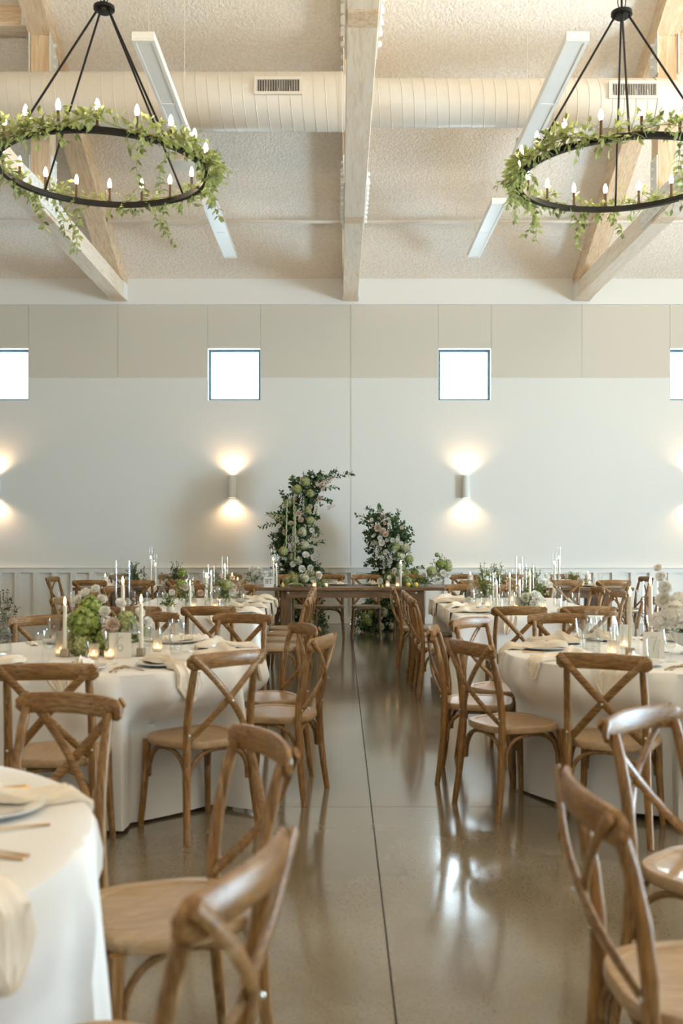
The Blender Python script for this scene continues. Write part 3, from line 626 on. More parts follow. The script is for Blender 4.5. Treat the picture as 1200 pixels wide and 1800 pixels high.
def rect_cloth(x0, x1, y0, y1, seed, label):
    b = MB(); rows = []; cr = 0.03; per = []
    cs = [(x1-cr, y0+cr, -PI/2), (x1-cr, y1-cr, 0), (x0+cr, y1-cr, PI/2), (x0+cr, y0+cr, PI)]
    for i, (px_, py_, a0) in enumerate(cs):
        for k in range(7): a = a0+k/6*PI/2; per.append((px_+cr*math.cos(a), py_+cr*math.sin(a), math.cos(a), math.sin(a), 1))
        nx, ny, _ = cs[(i+1) % 4]; a = a0+PI/2; ex, ey = px_+cr*math.cos(a), py_+cr*math.sin(a); gx, gy = nx+cr*math.cos(a), ny+cr*math.sin(a)
        m_ = int(math.hypot(gx-ex, gy-ey)/0.03)
        for k in range(1, m_): per.append((ex+(gx-ex)*k/m_, ey+(gy-ey)*k/m_, math.cos(a), math.sin(a), 0))
    mx_, my_ = (x0+x1)/2, (y0+y1)/2
    for q in (0.02, 0.6, 0.96): rows.append([(mx_+(p[0]-mx_)*q, my_+(p[1]-my_)*q, TZ) for p in per])
    rows.append([(p[0]-p[2]*0.006, p[1]-p[3]*0.006, TZ) for p in per]); rows.append([(p[0], p[1], TZ-0.005) for p in per])
    for i in range(1, 16):
        u = i/15; z = TZ-0.006-(TZ-0.03)*u; row = []; s = 0
        for k, p in enumerate(per):
            q = per[k-1]; s += math.hypot(p[0]-q[0], p[1]-q[1])
            dcor = min(math.hypot(p[0]-c_[0], p[1]-c_[1]) for c_ in cs); cf = max(0, 1-dcor/0.22)
            f = folds(s*17, seed); off = 0.008+u*(0.012+0.03*max(0, f)+0.10*cf*cf)
            x, y = push(p[0]+p[2]*off, p[1]+p[3]*off, z, mx_, my_); row.append((x, y, z))
        rows.append(row)
    b.grid(rows, True); o = obj('tablecloth', b, 'cloth', None, 55); tag(o, label, 'tablecloth', 'white tablecloths')
round_cloth(T0, 0.915, 1.3, 'white linen cloth on the round table cut by the lower left corner')
round_cloth(T1, 0.915, 2.1, 'white linen cloth on the round table with the green hydrangea centrepiece')
round_cloth(T2, 0.915, 3.7, 'white linen cloth on the round table with the white flower bowl')
rect_cloth(*L1, 1.0, 'white linen cloth on the left long table'); rect_cloth(*L2, 2.0, 'white linen cloth on the right long table')
# ------------------------------------------------------------------ farm tables
for x0, x1, lb in ((-3.48, -1.10, 'dark farm table of the head row, left of the middle one'), (-1.09, 1.40, 'brown farm table in the middle of the head row under the flowers'), (1.41, 3.82, 'dark farm table of the head row, right of the middle one')):
    cx = (x0+x1)/2; t = thing('farm_table', lb, 'table', (cx, 13.4, 0), group='farm tables of the head row'); hw = (x1-x0)/2; hd = 0.46
    for k in range(5): obj('tabletop_plank', MB().box((-hw, -hd+k*0.184+0.001, 0.722), (hw, -hd+(k+1)*0.184-0.001, TZ), bev=0.004), 'farm', t, False)
    ih = hw-0.38; obj('apron', MB().box((-ih, -hd+0.06, 0.625), (ih, -hd+0.10, 0.722)), 'farm', t, False); obj('apron', MB().box((-ih, hd-0.10, 0.625), (ih, hd-0.06, 0.722)), 'farm', t, False)
    for s in (-1, 1):
        obj('end_apron', MB().box((s*ih-0.02, -hd+0.10, 0.625), (s*ih+0.02, hd-0.10, 0.722)), 'farm', t, False)
        for q in (-1, 1): obj('leg', MB().box((s*ih-0.075, q*(hd-0.14)-0.06, 0), (s*ih+0.075, q*(hd-0.14)+0.06, 0.722), bev=0.01), 'farm_z', t, False)
        obj('leg_bolt', MB().lathe([(0.016, 0), (0.016, 0.006), (0, 0.008)], 10, TR(s*(ih-0.03), -hd+0.058, 0.69, rx=PI/2)), 'chrome', t)
# ------------------------------------------------------------------ tableware
Z = TZ+0.001
def lm(prof, mt, n=24, rib=0.0, name='glass', sm=40): return MB().lathe(prof, n, None, rib).mesh(name, M[mt], sm)
goblet = lm([(0.0, 0.002), (0.034, 0.002), (0.034, 0.005), (0.008, 0.010), (0.005, 0.03), (0.006, 0.055), (0.012, 0.066), (0.026, 0.085), (0.035, 0.13), (0.040, 0.168), (0.038, 0.168), (0.033, 0.13), (0.022, 0.085), (0.0, 0.07)], 'glass', 20, 0.03)
coupe = lm([(0.0, 0.002), (0.033, 0.002), (0.033, 0.004), (0.006, 0.010), (0.004, 0.075), (0.014, 0.090), (0.033, 0.115), (0.040, 0.15), (0.038, 0.178), (0.036, 0.178), (0.038, 0.15), (0.030, 0.115), (0.0, 0.092)], 'glass', 24)
tumbler = lm([(0.0, 0.004), (0.030, 0.002), (0.038, 0.11), (0.036, 0.11), (0.028, 0.010), (0.0, 0.010)], 'glass', 20, 0.02)
plate_me = lm([(0.0, 0.004), (0.085, 0.002), (0.10, 0.006), (0.140, 0.016), (0.141, 0.020), (0.10, 0.012), (0.08, 0.008), (0.0, 0.007)], 'china', 36)
water_me = lm([(0.0, 0.072), (0.021, 0.087), (0.030, 0.125), (0.0, 0.126)], 'glass', 16)
def flat(kind):
    b = MB()
    if kind == 'knife': b.tube([(0, -0.105, 0.004), (0, -0.01, 0.005), (0, 0.0, 0.004)], [0.006, 0.0045, 0.004], 8, sec=(0.6, 1.0), up=(0, 0, 1)); b.tube([(0, 0, 0.004), (0.001, 0.05, 0.004), (0.003, 0.10, 0.003)], [0.007, 0.009, 0.002], 8, sec=(0.16, 1), up=(0, 0, 1))
    if kind == 'fork':
        b.tube([(0, -0.10, 0.003), (0, -0.04, 0.005), (0, 0.04, 0.008)], [0.006, 0.004, 0.004], 8, sec=(0.4, 1), up=(0, 0, 1)); b.tube([(0, 0.035, 0.008), (0, 0.05, 0.005), (0, 0.065, 0.004)], [0.004, 0.011, 0.012], 8, sec=(0.2, 1), up=(0, 0, 1))
        for k in range(4): b.tube([(-0.009+0.006*k, 0.06, 0.004), (-0.009+0.006*k, 0.10, 0.008)], 0.0018, 5)
    if kind == 'spoon': b.tube([(0, -0.10, 0.003), (0, -0.04, 0.005), (0, 0.04, 0.007)], [0.006, 0.004, 0.004], 8, sec=(0.4, 1), up=(0, 0, 1)); b.tube([(0, 0.035, 0.007), (0, 0.05, 0.004), (0, 0.075, 0.004), (0, 0.095, 0.007)], [0.004, 0.016, 0.019, 0.006], 10, sec=(0.2, 1), up=(0, 0, 1))
    return b.mesh(kind, M['gold'], 40)
FL = {k: flat(k) for k in ('knife', 'fork', 'spoon')}
def napkin_mesh(ed, hang, seed, w0=0.07, tw=0.0):
    """gathered napkin laid over the plate towards +Y, then over the table edge at distance ed"""
    rr = random.Random(seed); path = []; n = 26; tot = ed+0.13+hang
    for i in range(n):
        s = tot*i/(n-1)-0.13
        if s < ed: path.append((s, 0.026+0.012*math.sin(s*22+seed) - max(0, (s-0.10))*0.13 if s < ed-0.02 else 0.010))
        else: q = s-ed; path.append((ed+0.014+0.012*math.sin(q*9), 0.004-q))
    b = MB(); m_ = 15; top = []; bot = []
    for i, (y, z) in enumerate(path):
        u = i/(n-1); kn = abs(u-0.33)
        wd = w0*(0.85+0.5*abs(u-0.33)) * (0.45 if kn < 0.05 else 0.7 if kn < 0.1 else 1.0)
        if u > 0.8: wd *= max(0.12, 1-(u-0.8)/0.2*0.85)*1.25
        if u < 0.1: wd *= 0.6+4*u
        rt = []; rb = []; hangp = y >= ed
        for k in range(m_):
            v = -1+2*k/(m_-1); x = v*wd+tw*u*u+0.012*math.sin(u*7+seed)
            wv = 0.010*math.sin(v*9+u*5+seed)+0.006*math.sin(v*17-u*9)+(0.016 if kn < 0.06 else 0)*(1-v*v)
            if hangp: rt.append((x, y+0.008+abs(wv)*0.8, z)); rb.append((x, y+0.002, z))
            else: rt.append((x, y, z+max(wv, -0.004)+0.008*(1-v*v))); rb.append((x, y, max(0.002 if abs(y) > 0.12 else 0.014, z-0.016)))
        top.append(rt); bot.append(rb)
    rows = [t_+list(reversed(q_)) for t_, q_ in zip(top, bot)]
    b.grid(rows, True); k2 = len(rows[0]); b.f += [tuple(range(k2-1, -1, -1)), tuple(range((n-1)*k2, n*k2))]
    return b.mesh('napkin', M['napkin'], 60)
nap = [napkin_mesh(0.22, 0.13, 1, 0.065, 0.05), napkin_mesh(0.22, 0.10, 2, 0.06, -0.06), napkin_mesh(0.22, 0.16, 3, 0.07, 0.03)]
nap_l = [napkin_mesh(0.20, 0.14, 4, 0.06, 0.02), napkin_mesh(0.20, 0.09, 5, 0.065, -0.04), napkin_mesh(0.20, 0.16, 6, 0.055, 0.03)]
cnt = [0]
def setting(px_, py_, ox, oy, where, edge=0.22, detail=2, naps=None, glasses=True):
    """plate centre, outward direction towards the sitter, words for the place"""
    cnt[0] += 1; i = cnt[0]; l = math.hypot(ox, oy); ox /= l; oy /= l; rz = math.atan2(-ox, oy); naps = naps or nap
    T = TR(px_, py_, Z, rz)
    def at(x, y, z=0): return tuple(T @ Vector((x, y, z)))
    tag(put('plate', plate_me, None, at(0, 0), (0, 0, rz)), 'white china plate under a napkin, '+where, 'plate', 'dinner plates')
    tag(put('napkin', naps[i % 3], None, at(0, 0, 0.0), (0, 0, rz+R.uniform(-0.25, 0.25))), 'cream gathered napkin draped on the plate, '+where, 'napkin', 'cream napkins')
    if detail >= 1:
        tag(put('fork', FL['fork'], None, at(0.185, 0.02), (0, 0, rz+PI)), 'gold fork beside the plate, '+where, 'fork', 'gold forks')
        tag(put('knife', FL['knife'], None, at(-0.18, 0.02), (0, 0, rz+PI)), 'gold knife beside the plate, '+where, 'knife', 'gold knives')
    if detail >= 2: tag(put('spoon', FL['spoon'], None, at(-0.205, 0.02), (0, 0, rz+PI)), 'gold spoon beside the knife, '+where, 'spoon', 'gold spoons')
    if glasses:
        tag(put('water_goblet', goblet, None, at(-0.13, -0.21), (0, 0, 0)), 'cut crystal water goblet, '+where, 'glass', 'cut crystal goblets')
        tag(put('wine_glass', coupe if i % 2 else tumbler, None, at(-0.03, -0.25), (0, 0, 0)), 'clear %s glass, ' % ('stemmed wine' if i % 2 else 'ribbed tumbler')+where, 'glass', 'clear drinking glasses')
def around(c, ang, where, **k):
    a = D(ang); r = 0.68; setting(c[0]+r*math.cos(a), c[1]+r*math.sin(a), math.cos(a), math.sin(a), where, **k)
around(T0, 25, 'nearest left table before the aisle chair')
around(T0, -18, 'nearest left table before the lowest chair'); around(T0, 64, 'nearest left table, far side')
for a, w_ in ((-86, 'hydrangea table, near side before the left chair'), (-49, 'hydrangea table, near side before the middle chair'), (-9, 'hydrangea table, aisle side nearer'), (24, 'hydrangea table, aisle side farther'), (60, 'hydrangea table, far side nearest aisle'), (91, 'hydrangea table, far side middle'), (122, 'hydrangea table, far side by the carafe'), (-124, 'hydrangea table, near side at the left edge')):
    around(T1, a, w_)
for a, w_ in ((-121, 'white flower table, near side before the cross-back chair'), (-155, 'white flower table, aisle side nearest'), (168, 'white flower table, aisle side second'), (135, 'white flower table, far aisle corner'), (107, 'white flower table, far side'), (66, 'white flower table, far side at the right'), (-84, 'white flower table, near side at the right edge')):
    around(T2, a, w_)
for i, y in enumerate((8.66, 9.30, 9.94, 10.5)):
    setting(L1[1]-0.205, y, 1, 0, 'left long table, aisle side, %s from near end' % ordn[i], detail=1, naps=nap_l)
    setting(L2[0]+0.205, y, -1, 0, 'right long table, aisle side, %s from near end' % ordn[i], detail=1, naps=nap_l)
for x, q in ((-1.60, 'left'), (-1.06, 'right')):
    setting(x, L1[2]+0.205, 0, -1, 'left long table, near end, %s place' % q, detail=1, naps=nap_l)
for x, q in ((1.42, 'left'), (1.93, 'right')):
    setting(x, L2[2]+0.205, 0, -1, 'right long table, near end, %s place' % q, detail=1, naps=nap_l)
for x, q in ((-0.02, 'left'), (0.44, 'right')): setting(x, 13.62, 0, 1, 'middle farm table, wall side, %s place' % q, detail=0, naps=nap_l, glasses=False)
tag(put('wine_glass', coupe, None, (0.18, 13.42, Z)), 'single stemmed wine glass standing before the right head table place', 'glass', 'clear drinking glasses')
for x, q in ((-3.1, 'leftmost'), (-2.5, 'second'), (-1.9, 'third'), (-1.4, 'nearest the sign')): setting(x, 13.16, 0, -1, 'left farm table, near side, '+q, detail=0, naps=nap_l)
for x, q in ((1.72, 'nearest the aisle'), (2.26, 'second'), (2.8, 'third'), (3.36, 'rightmost')): setting(x, 13.16, 0, -1, 'right farm table, near side, '+q, detail=0, naps=nap_l)
# ------------------------------------------------------------------ candles, vases, cards
flame_me = lm([(0.0, 0), (0.005, 0.006), (0.0075, 0.016), (0.005, 0.032), (0.0, 0.048)], 'flame', 10)
def taper(x, y, h, where, hur=None, block=True, frost=False, z=Z):
    t = thing('taper_candle', 'lit ivory taper candle, '+where, 'candle', (x, y, z), group='lit taper candles'); z0 = 0
    if block: obj('candle_holder', MB().box((-0.022, -0.022, 0), (0.022, 0.022, 0.045), bev=0.003), 'block', t, False); z0 = 0.045
    obj('candle_stick', MB().lathe([(0.0, 0), (0.0125, 0), (0.0105, h), (0.004, h+0.003), (0, h+0.003)], 12, TR(0, 0, z0)), 'wax', t)
    obj('wick', MB().tube([(0, 0, z0+h), (0, 0, z0+h+0.008)], 0.001, 5), 'ink', t); s_ = h/0.25
    put('flame', flame_me, t, (0, 0, z0+h+0.004))
    if hur:
        r, hh = hur
        tag(obj('hurricane_glass', MB().lathe([(0.0, 0.002), (r, 0.0), (r, hh), (r-0.003, hh), (r-0.003, 0.006), (0.0, 0.008)], 28), 'hur', None, loc=(x, y, z)), 'clear glass hurricane cylinder around the taper, '+where, 'candle cylinder', 'glass hurricane cylinders')
def votive(x, y, h, where, z=Z):
    t = thing('votive_candle', 'glowing tea light in %s ribbed glass, ' % ('tall' if h > 0.09 else 'short')+where, 'candle', (x, y, z), group='votive candles'); r = 0.026
    obj('ribbed_holder', MB().lathe([(0, 0.002), (r*0.9, 0), (r, 0.008), (r, h), (r-0.003, h), (r-0.003, 0.02)], 28, None, 0.02), 'frost', t)
    obj('tea_light', MB().lathe([(0, 0.008), (0.019, 0.008), (0.019, 0.024), (0.0, 0.025)], 14), 'wax', t)
    obj('glowing_wax', MB().lathe([(0.0205, 0.020), (0.0205, 0.026), (0.0, 0.0275)], 14), 'glow', t); put('flame', flame_me, t, (0, 0, 0.026), scl=(0.7, 0.7, 0.5))
def pillar(x, y, h, where, z=Z, r=0.037):
    t = thing('pillar_candle', 'thick lit ivory pillar candle, '+where, 'candle', (x, y, z), group='pillar candles')
    obj('wax_body', MB().lathe([(0, 0), (r, 0), (r, h-0.004), (r-0.006, h), (0.01, h-0.006), (0, h-0.006)], 20), 'wax', t); put('flame', flame_me, t, (0, 0, h-0.004))
def carafe(x, y, where, s=1.0):
    t = thing('glass_carafe', 'clear glass water carafe with flared lip, '+where, 'carafe', (x, y, Z), group='water carafes')
    obj('vessel', MB().lathe([(q*s, z_*s) for q, z_ in ((0, 0.004), (0.042, 0.0), (0.050, 0.01), (0.050, 0.11), (0.042, 0.14), (0.024, 0.175), (0.026, 0.20), (0.040, 0.245), (0.038, 0.245), (0.023, 0.20), (0.021, 0.175), (0.040, 0.138), (0.047, 0.11), (0.047, 0.012), (0, 0.012))], 24), 'glass', t)
    obj('water', MB().lathe([(q*s, z_*s) for q, z_ in ((0, 0.013), (0.046, 0.013), (0.046, 0.075), (0.0, 0.075))], 20), 'glass', t)
def card(x, y, rz, digit, where, w_=0.115, h=0.14, z=Z):
    t = thing('table_number_card', 'blank-looking pale table number card, '+where, 'card', (x, y, z), rz, 'table number cards')
    obj('card_panel', MB().box((-w_/2, -0.002, 0), (w_/2, 0.002, h)), 'card', t, False); obj('card_foot', MB().box((-w_/2, 0.0, 0), (w_/2, 0.03, 0.003)), 'card', t, False)
    P6 = {'6': [(0.018, 0.040), (0.004, 0.046), (-0.010, 0.030), (-0.016, 0.0), (-0.012, -0.026), (0.0, -0.034), (0.013, -0.026), (0.016, -0.010), (0.008, 0.002), (-0.004, 0.001), (-0.014, -0.010)],
          '7': [(-0.018, 0.034), (-0.012, 0.040), (0.018, 0.040), (0.008, 0.015), (0.0, -0.008), (-0.004, -0.036)]}[digit]
    obj('numeral', MB().tube([(a, -0.0032, h*0.52+c) for a, c in P6], 0.0012, 5), 'inkgrey', t)
# hydrangea table
taper(-1.51, 5.46, 0.235, 'left of the green hydrangeas', (0.052, 0.36)); taper(-1.28, 5.86, 0.33, 'behind the green hydrangeas', (0.06, 0.52)); taper(-1.10, 5.5, 0.245, 'right of the green hydrangeas', (0.052, 0.36))
votive(-1.545, 5.50, 0.135, 'left of the green hydrangeas'); votive(-1.33, 5.37, 0.082, 'before the green hydrangeas'); votive(-1.05, 5.72, 0.12, 'right of the hydrangea table card'); votive(-1.245, 5.36, 0.045, 'before the hydrangea table card')
card(-1.19, 5.38, 0.1, '6', 'right of the green hydrangeas'); carafe(-1.90, 5.60, 'at the left edge of the hydrangea table')
# white flower table
taper(1.60, 5.50, 0.285, 'left on the white flower table', (0.05, 0.37)); taper(1.80, 5.78, 0.33, 'behind the white flowers, nearer the bowl', (0.05, 0.40))
votive(1.505, 5.52, 0.085, 'beside the left taper of the white flower table'); votive(1.67, 5.86, 0.14, 'behind the white flower table card'); card(1.705, 5.42, -0.05, '7', 'before the white flower bowl'); carafe(1.40, 5.56, 'on the white flower table'); 
for x, y, q in ((1.87, 5.36, 'leftmost'), (1.90, 5.30, 'nearest the camera'), (1.935, 5.37, 'rightmost'), (1.89, 5.42, 'farthest back')): tag(obj('grape', MB().lathe([(0.012*math.sin(PI*k/8), 0.012-0.012*math.cos(PI*k/8)) for k in range(9)], 12), 'grape', None, loc=(x, y, Z)), 'black grape at the foot of the white flower bowl, '+q, 'grape', 'loose black grapes')
# long tables
for cx, nm, y0 in ((-1.33, 'left long table', 0), (1.63, 'right long table', 0)):
    lst = [(-0.02, 8.95, 0.22, (0.045, 0.30)), (0.13, 9.25, 0.30, (0.05, 0.40)), (0.02, 9.7, 0.26, (0.045, 0.34)), (-0.14, 9.5, 0.20, (0.045, 0.30)), (0.17, 10.0, 0.34, (0.05, 0.46)), (-0.05, 10.3, 0.24, (0.045, 0.30))]
    wd = ['nearest', 'second nearest', 'fourth from near end', 'third from near end', 'tallest', 'farthest']
    for (dx, y, h, hu), q in zip(lst, wd): taper(cx+dx, y, h, '%s on the %s' % (q, nm), hu, block=False)
    votive(cx-0.02, 9.1, 0.10, 'near end of the %s' % nm); votive(cx+0.2, 9.0, 0.06, 'before the tapers of the %s' % nm); votive(cx-0.25, 9.3, 0.06, 'left of the tapers, '+nm); votive(cx+0.1, 10.1, 0.12, 'far end of the %s' % nm)
carafe(-0.98, 9.85, 'on the left long table by the aisle', 0.9); carafe(1.28, 9.75, 'on the right long table by the aisle', 1.05); carafe(-1.72, 9.6, 'on the left long table, outer side', 0.95); carafe(2.08, 9.5, 'on the right long table, outer side', 0.95)
# head row
for x, h, q in ((-2.54, 0.36, 'left farm table, taller'), (-2.46, 0.27, 'left farm table, shorter'), (-0.90, 0.34, 'beside the letter sign, taller'), (-0.85, 0.26, 'beside the letter sign, shorter'), (2.85, 0.29, 'right farm table, shorter'), (2.93, 0.36, 'right farm table, taller')):
    taper(x, 13.35 if 'tall' in q else 13.25, h, q, (0.04, h+0.17), block=False)
taper(0.80, 13.2, 0.30, 'right end of the middle farm table', (0.035, 0.36), block=False)
pillar(-3.14, 13.3, 0.13, 'left end of the left farm table'); pillar(-1.45, 13.35, 0.14, 'right end of the left farm table, taller'); pillar(-1.37, 13.28, 0.08, 'right end of the left farm table, shorter'); pillar(1.75, 13.4, 0.15, 'left end of the right farm table'); pillar(3.33, 13.4, 0.16, 'right end of the right farm table')
votive(-0.34, 13.05, 0.09, 'before the tall flowers'); votive(-0.19, 13.1, 0.05, 'right foot of the tall flowers'); votive(0.62, 13.05, 0.09, 'before the small flowers'); votive(0.75, 13.06, 0.14, 'right of the small flowers')
votive(-2.2, 13.2, 0.09, 'middle of the left farm table'); votive(3.2, 13.2, 0.1, 'right end of the right farm table')
# initials sign
t = thing('initials_sign', 'small white sign reading HT on the middle farm table', 'sign', (-0.935, 13.0, Z), 0.0)
obj('sign_board', MB().box((-0.062, -0.004, 0), (0.062, 0.004, 0.135)), 'card', t, False)
def strokes(rs): 
    b = MB()
    for x0, x1, z0, z1 in rs: b.box((x0, -0.0065, z0), (x1, -0.0035, z1))
    return b
obj('letter_h', strokes([(-0.040, -0.034, 0.052, 0.108), (-0.014, -0.008, 0.052, 0.108), (-0.034, -0.014, 0.078, 0.082), (-0.046, -0.028, 0.050, 0.054), (-0.020, -0.002, 0.050, 0.054), (-0.046, -0.028, 0.106, 0.110), (-0.020, -0.002, 0.106, 0.110)]), 'ink', t, False)
obj('letter_t', strokes([(0.022, 0.028, 0.052, 0.108), (0.004, 0.046, 0.105, 0.110), (0.015, 0.035, 0.050, 0.054), (0.004, 0.007, 0.094, 0.108), (0.043, 0.046, 0.094, 0.108)]), 'ink', t, False)
# fruit on the head table
def fruit(nm, x, y, rad, el, mt, label, rx=0.0):
    n = 10; pr = [(rad*math.sin(PI*k/n)*(1.0), el*rad*(1-math.cos(PI*k/n))) for k in range(n+1)]
    if nm == 'pear': pr = [(0, 0), (0.6*rad, 0.05*rad), (rad, 0.6*rad), (0.95*rad, 1.1*rad), (0.6*rad, 1.7*rad), (0.35*rad, 2.3*rad), (0.2*rad, 2.6*rad), (0, 2.65*rad)]
    o = thing(nm, label, nm if nm != 'fig' else 'fruit', (x, y, Z))
    obj('skin', MB().lathe(pr, 16), mt, o); obj('stalk', MB().tube([(0, 0, pr[-1][1]-0.003), (0.003, 0, pr[-1][1]+0.01)], 0.0018, 5), 'stem', o)
fruit('fig', -0.80, 12.99, 0.020, 0.95, 'fig', 'dark fig beside the letter sign'); fruit('pear', -0.755, 13.02, 0.026, 1, 'pear', 'yellow green pear beside the dark fig'); fruit('lemon', 0.89, 12.99, 0.031, 1.0, 'lemon', 'left yellow lemon by the dark lime')
fruit('lemon', 0.99, 13.03, 0.031, 1.05, 'lemon', 'right yellow lemon by the dark lime'); fruit('lime', 0.935, 12.965, 0.025, 0.9, 'lime', 'dark green lime between the two lemons'); fruit('lime', -0.22, 13.0, 0.028, 0.9, 'lime', 'green lime below the tall flowers')
fruit('pear', 0.50, 12.99, 0.017, 1, 'pear', 'left small pear before the small flowers'); fruit('pear', 0.545, 12.98, 0.017, 1, 'pear', 'right small pear before the small flowers')
b = MB().tube([(0.09*math.cos(a/10*PI)*1.0, 0.05*math.sin(a/10*PI), 0.014+0.03*math.sin(a/10*PI*0.8)) for a in range(11)], [0.006, 0.012, 0.015, 0.015, 0.015, 0.015, 0.015, 0.015, 0.013, 0.009, 0.005], 8)
tag(obj('gourd', b, 'hyd', None, loc=(-0.58, 13.0, Z)), 'curved pale green gourd lying before the tall flowers', 'gourd')
# ------------------------------------------------------------------ flowers
def hyd_mesh(mt, rad, n, pl, name='hydrangea_head', seed=0):
    rr = random.Random(seed); b = MB()
    for k in range(n):
        z = 1-2*(k+0.5)/n; a = k*2.39996; q = math.sqrt(1-z*z); d = Vector((q*math.cos(a), q*math.sin(a), z)); rd = rad*rr.uniform(0.78, 1.08)
        up_ = d.orthogonal().normalized(); sd = d.cross(up_); ph = rr.uniform(0, PI)
        for s in range(4):
            an = ph+s*PI/2; e = up_*math.cos(an)+sd*math.sin(an); e2 = up_*math.cos(an+0.75)+sd*math.sin(an+0.75); e3 = up_*math.cos(an-0.75)+sd*math.sin(an-0.75); c = d*rd
            b.add([c, c+e3*pl*0.75+d*0.002, c+e*pl+d*rr.uniform(-0.2, 0.5)*pl, c+e2*pl*0.75+d*0.002], [(0, 1, 2, 3)])
    return b.mesh(name, mt, False)
HY_ = {k: hyd_mesh(M[m_], 1.0, n_, 0.31, seed=i) for i, (k, m_, n_) in enumerate((('g', 'hyd', 110), ('p', 'hydp', 110), ('v', 'hydg', 130), ('w', 'petal', 100)))}
def rose_mesh(mt, name='bloom'):
    b = MB(); rr = random.Random(3)
    for ring, (n_, r0, lf, ln) in enumerate(((4, 0.08, 1.35, 0.6), (5, 0.22, 1.05, 0.75), (7, 0.38, 0.6, 0.85), (8, 0.42, 0.2, 0.8))):
        for k in range(n_):
            a = 2*PI*k/n_+ring*0.5; T = Matrix.Rotation(a, 4, 'Z') @ Matrix.Translation((0, r0*0.5, 0.0)) @ Matrix.Rotation(lf, 4, 'X')
            b.add([(-0.12, 0, 0), (0.12, 0, 0), (0.36, 0.5*ln, 0.06), (0.24, ln, 0.16*rr.uniform(0.5, 1.5)), (-0.24, ln, 0.12), (-0.36, 0.5*ln, 0.06), (0, 0.5*ln, -0.08)], [(0, 1, 6), (1, 2, 6), (2, 3, 6), (3, 4, 6), (4, 5, 6), (5, 0, 6)], T)
    return b.mesh(name, mt, 60)
RO = {'w': rose_mesh(M['petal']), 'b': rose_mesh(M['blush'])}
def spike_mesh(mt, n=46, name='flower_spike'):
    b = MB(); rr = random.Random(5)
    for k in range(n):
        u = k/n; a = k*2.4; r = 0.11*(1-u*0.75); p = Vector((r*math.cos(a), r*math.sin(a), u)); d = Vector((math.cos(a), math.sin(a), 0.4))
        T = Matrix.Translation(p) @ rmat(d, rr.uniform(0, 3)) @ Matrix.Scale(0.15*(1.1-u*0.7), 4)
        b.add([(0, 0, 0), (-0.5, 0.6, 0.1), (0, 1, 0.2), (0.5, 0.6, 0.1)], [(0, 3, 2, 1)], T); b.add([(0, 0, 0), (0, 0.6, 0.5), (0, 1, 0), (0, 0.6, -0.5)], [(0, 3, 2, 1)], T)
    return b.mesh(name, mt, False)
SPK = {'w': spike_mesh(M['petal']), 'b': spike_mesh(M['blush']), 'g': spike_mesh(M['hyd'])}
def sprig(fo, st, p, d, ln, n, lf, wd=1.0, droop=0.25):
    """a leafy twig from p along d"""
    p = Vector(p); d = Vector(d).normalized(); P_ = []
    for i in range(6): u = i/5; P_.append(p+d*ln*u+Vector((0, 0, -droop*ln*u*u)))
    if st is not None: st.tube(P_, 0.0022, 4)
    for i in range(n):
        u = 0.2+0.8*(i+0.5)/n; k = min(4, int(u*5)); q = P_[k].lerp(P_[k+1], u*5-k); t_ = (P_[k+1]-P_[k]).normalized()
        sd = t_.orthogonal().normalized(); sd.rotate(Matrix.Rotation(i*2.4+R.uniform(-0.5, 0.5), 3, t_)); leaf(fo, q, (t_*0.6+sd).normalized(), lf*R.uniform(0.7, 1.25), wd)
def blob(c, r): 
    while True:
        v = Vector((R.uniform(-1, 1), R.uniform(-1, 1), R.uniform(-1, 1)))
        if v.length < 1: return Vector(c)+Vector((v.x*r[0], v.y*r[1], v.z*r[2]))
def lump(t, kind, me, p, r, up=None, name=None):
    o = put(name or me.name.split('.')[0], me, t); d = Vector(up or (R.uniform(-0.4, 0.4), -1, R.uniform(-0.2, 0.6))).normalized()
    q = d.to_track_quat('Z', 'Y'); o.matrix_local = Matrix.Translation(p) @ q.to_matrix().to_4x4() @ Matrix.Rotation(R.uniform(0, 6), 4, 'Z') @ Matrix.Scale(r, 4); return o
def P2(px, py, y): s = F/y; return Vector(((px-CX)/s, y, CH+(HY-py)/s))
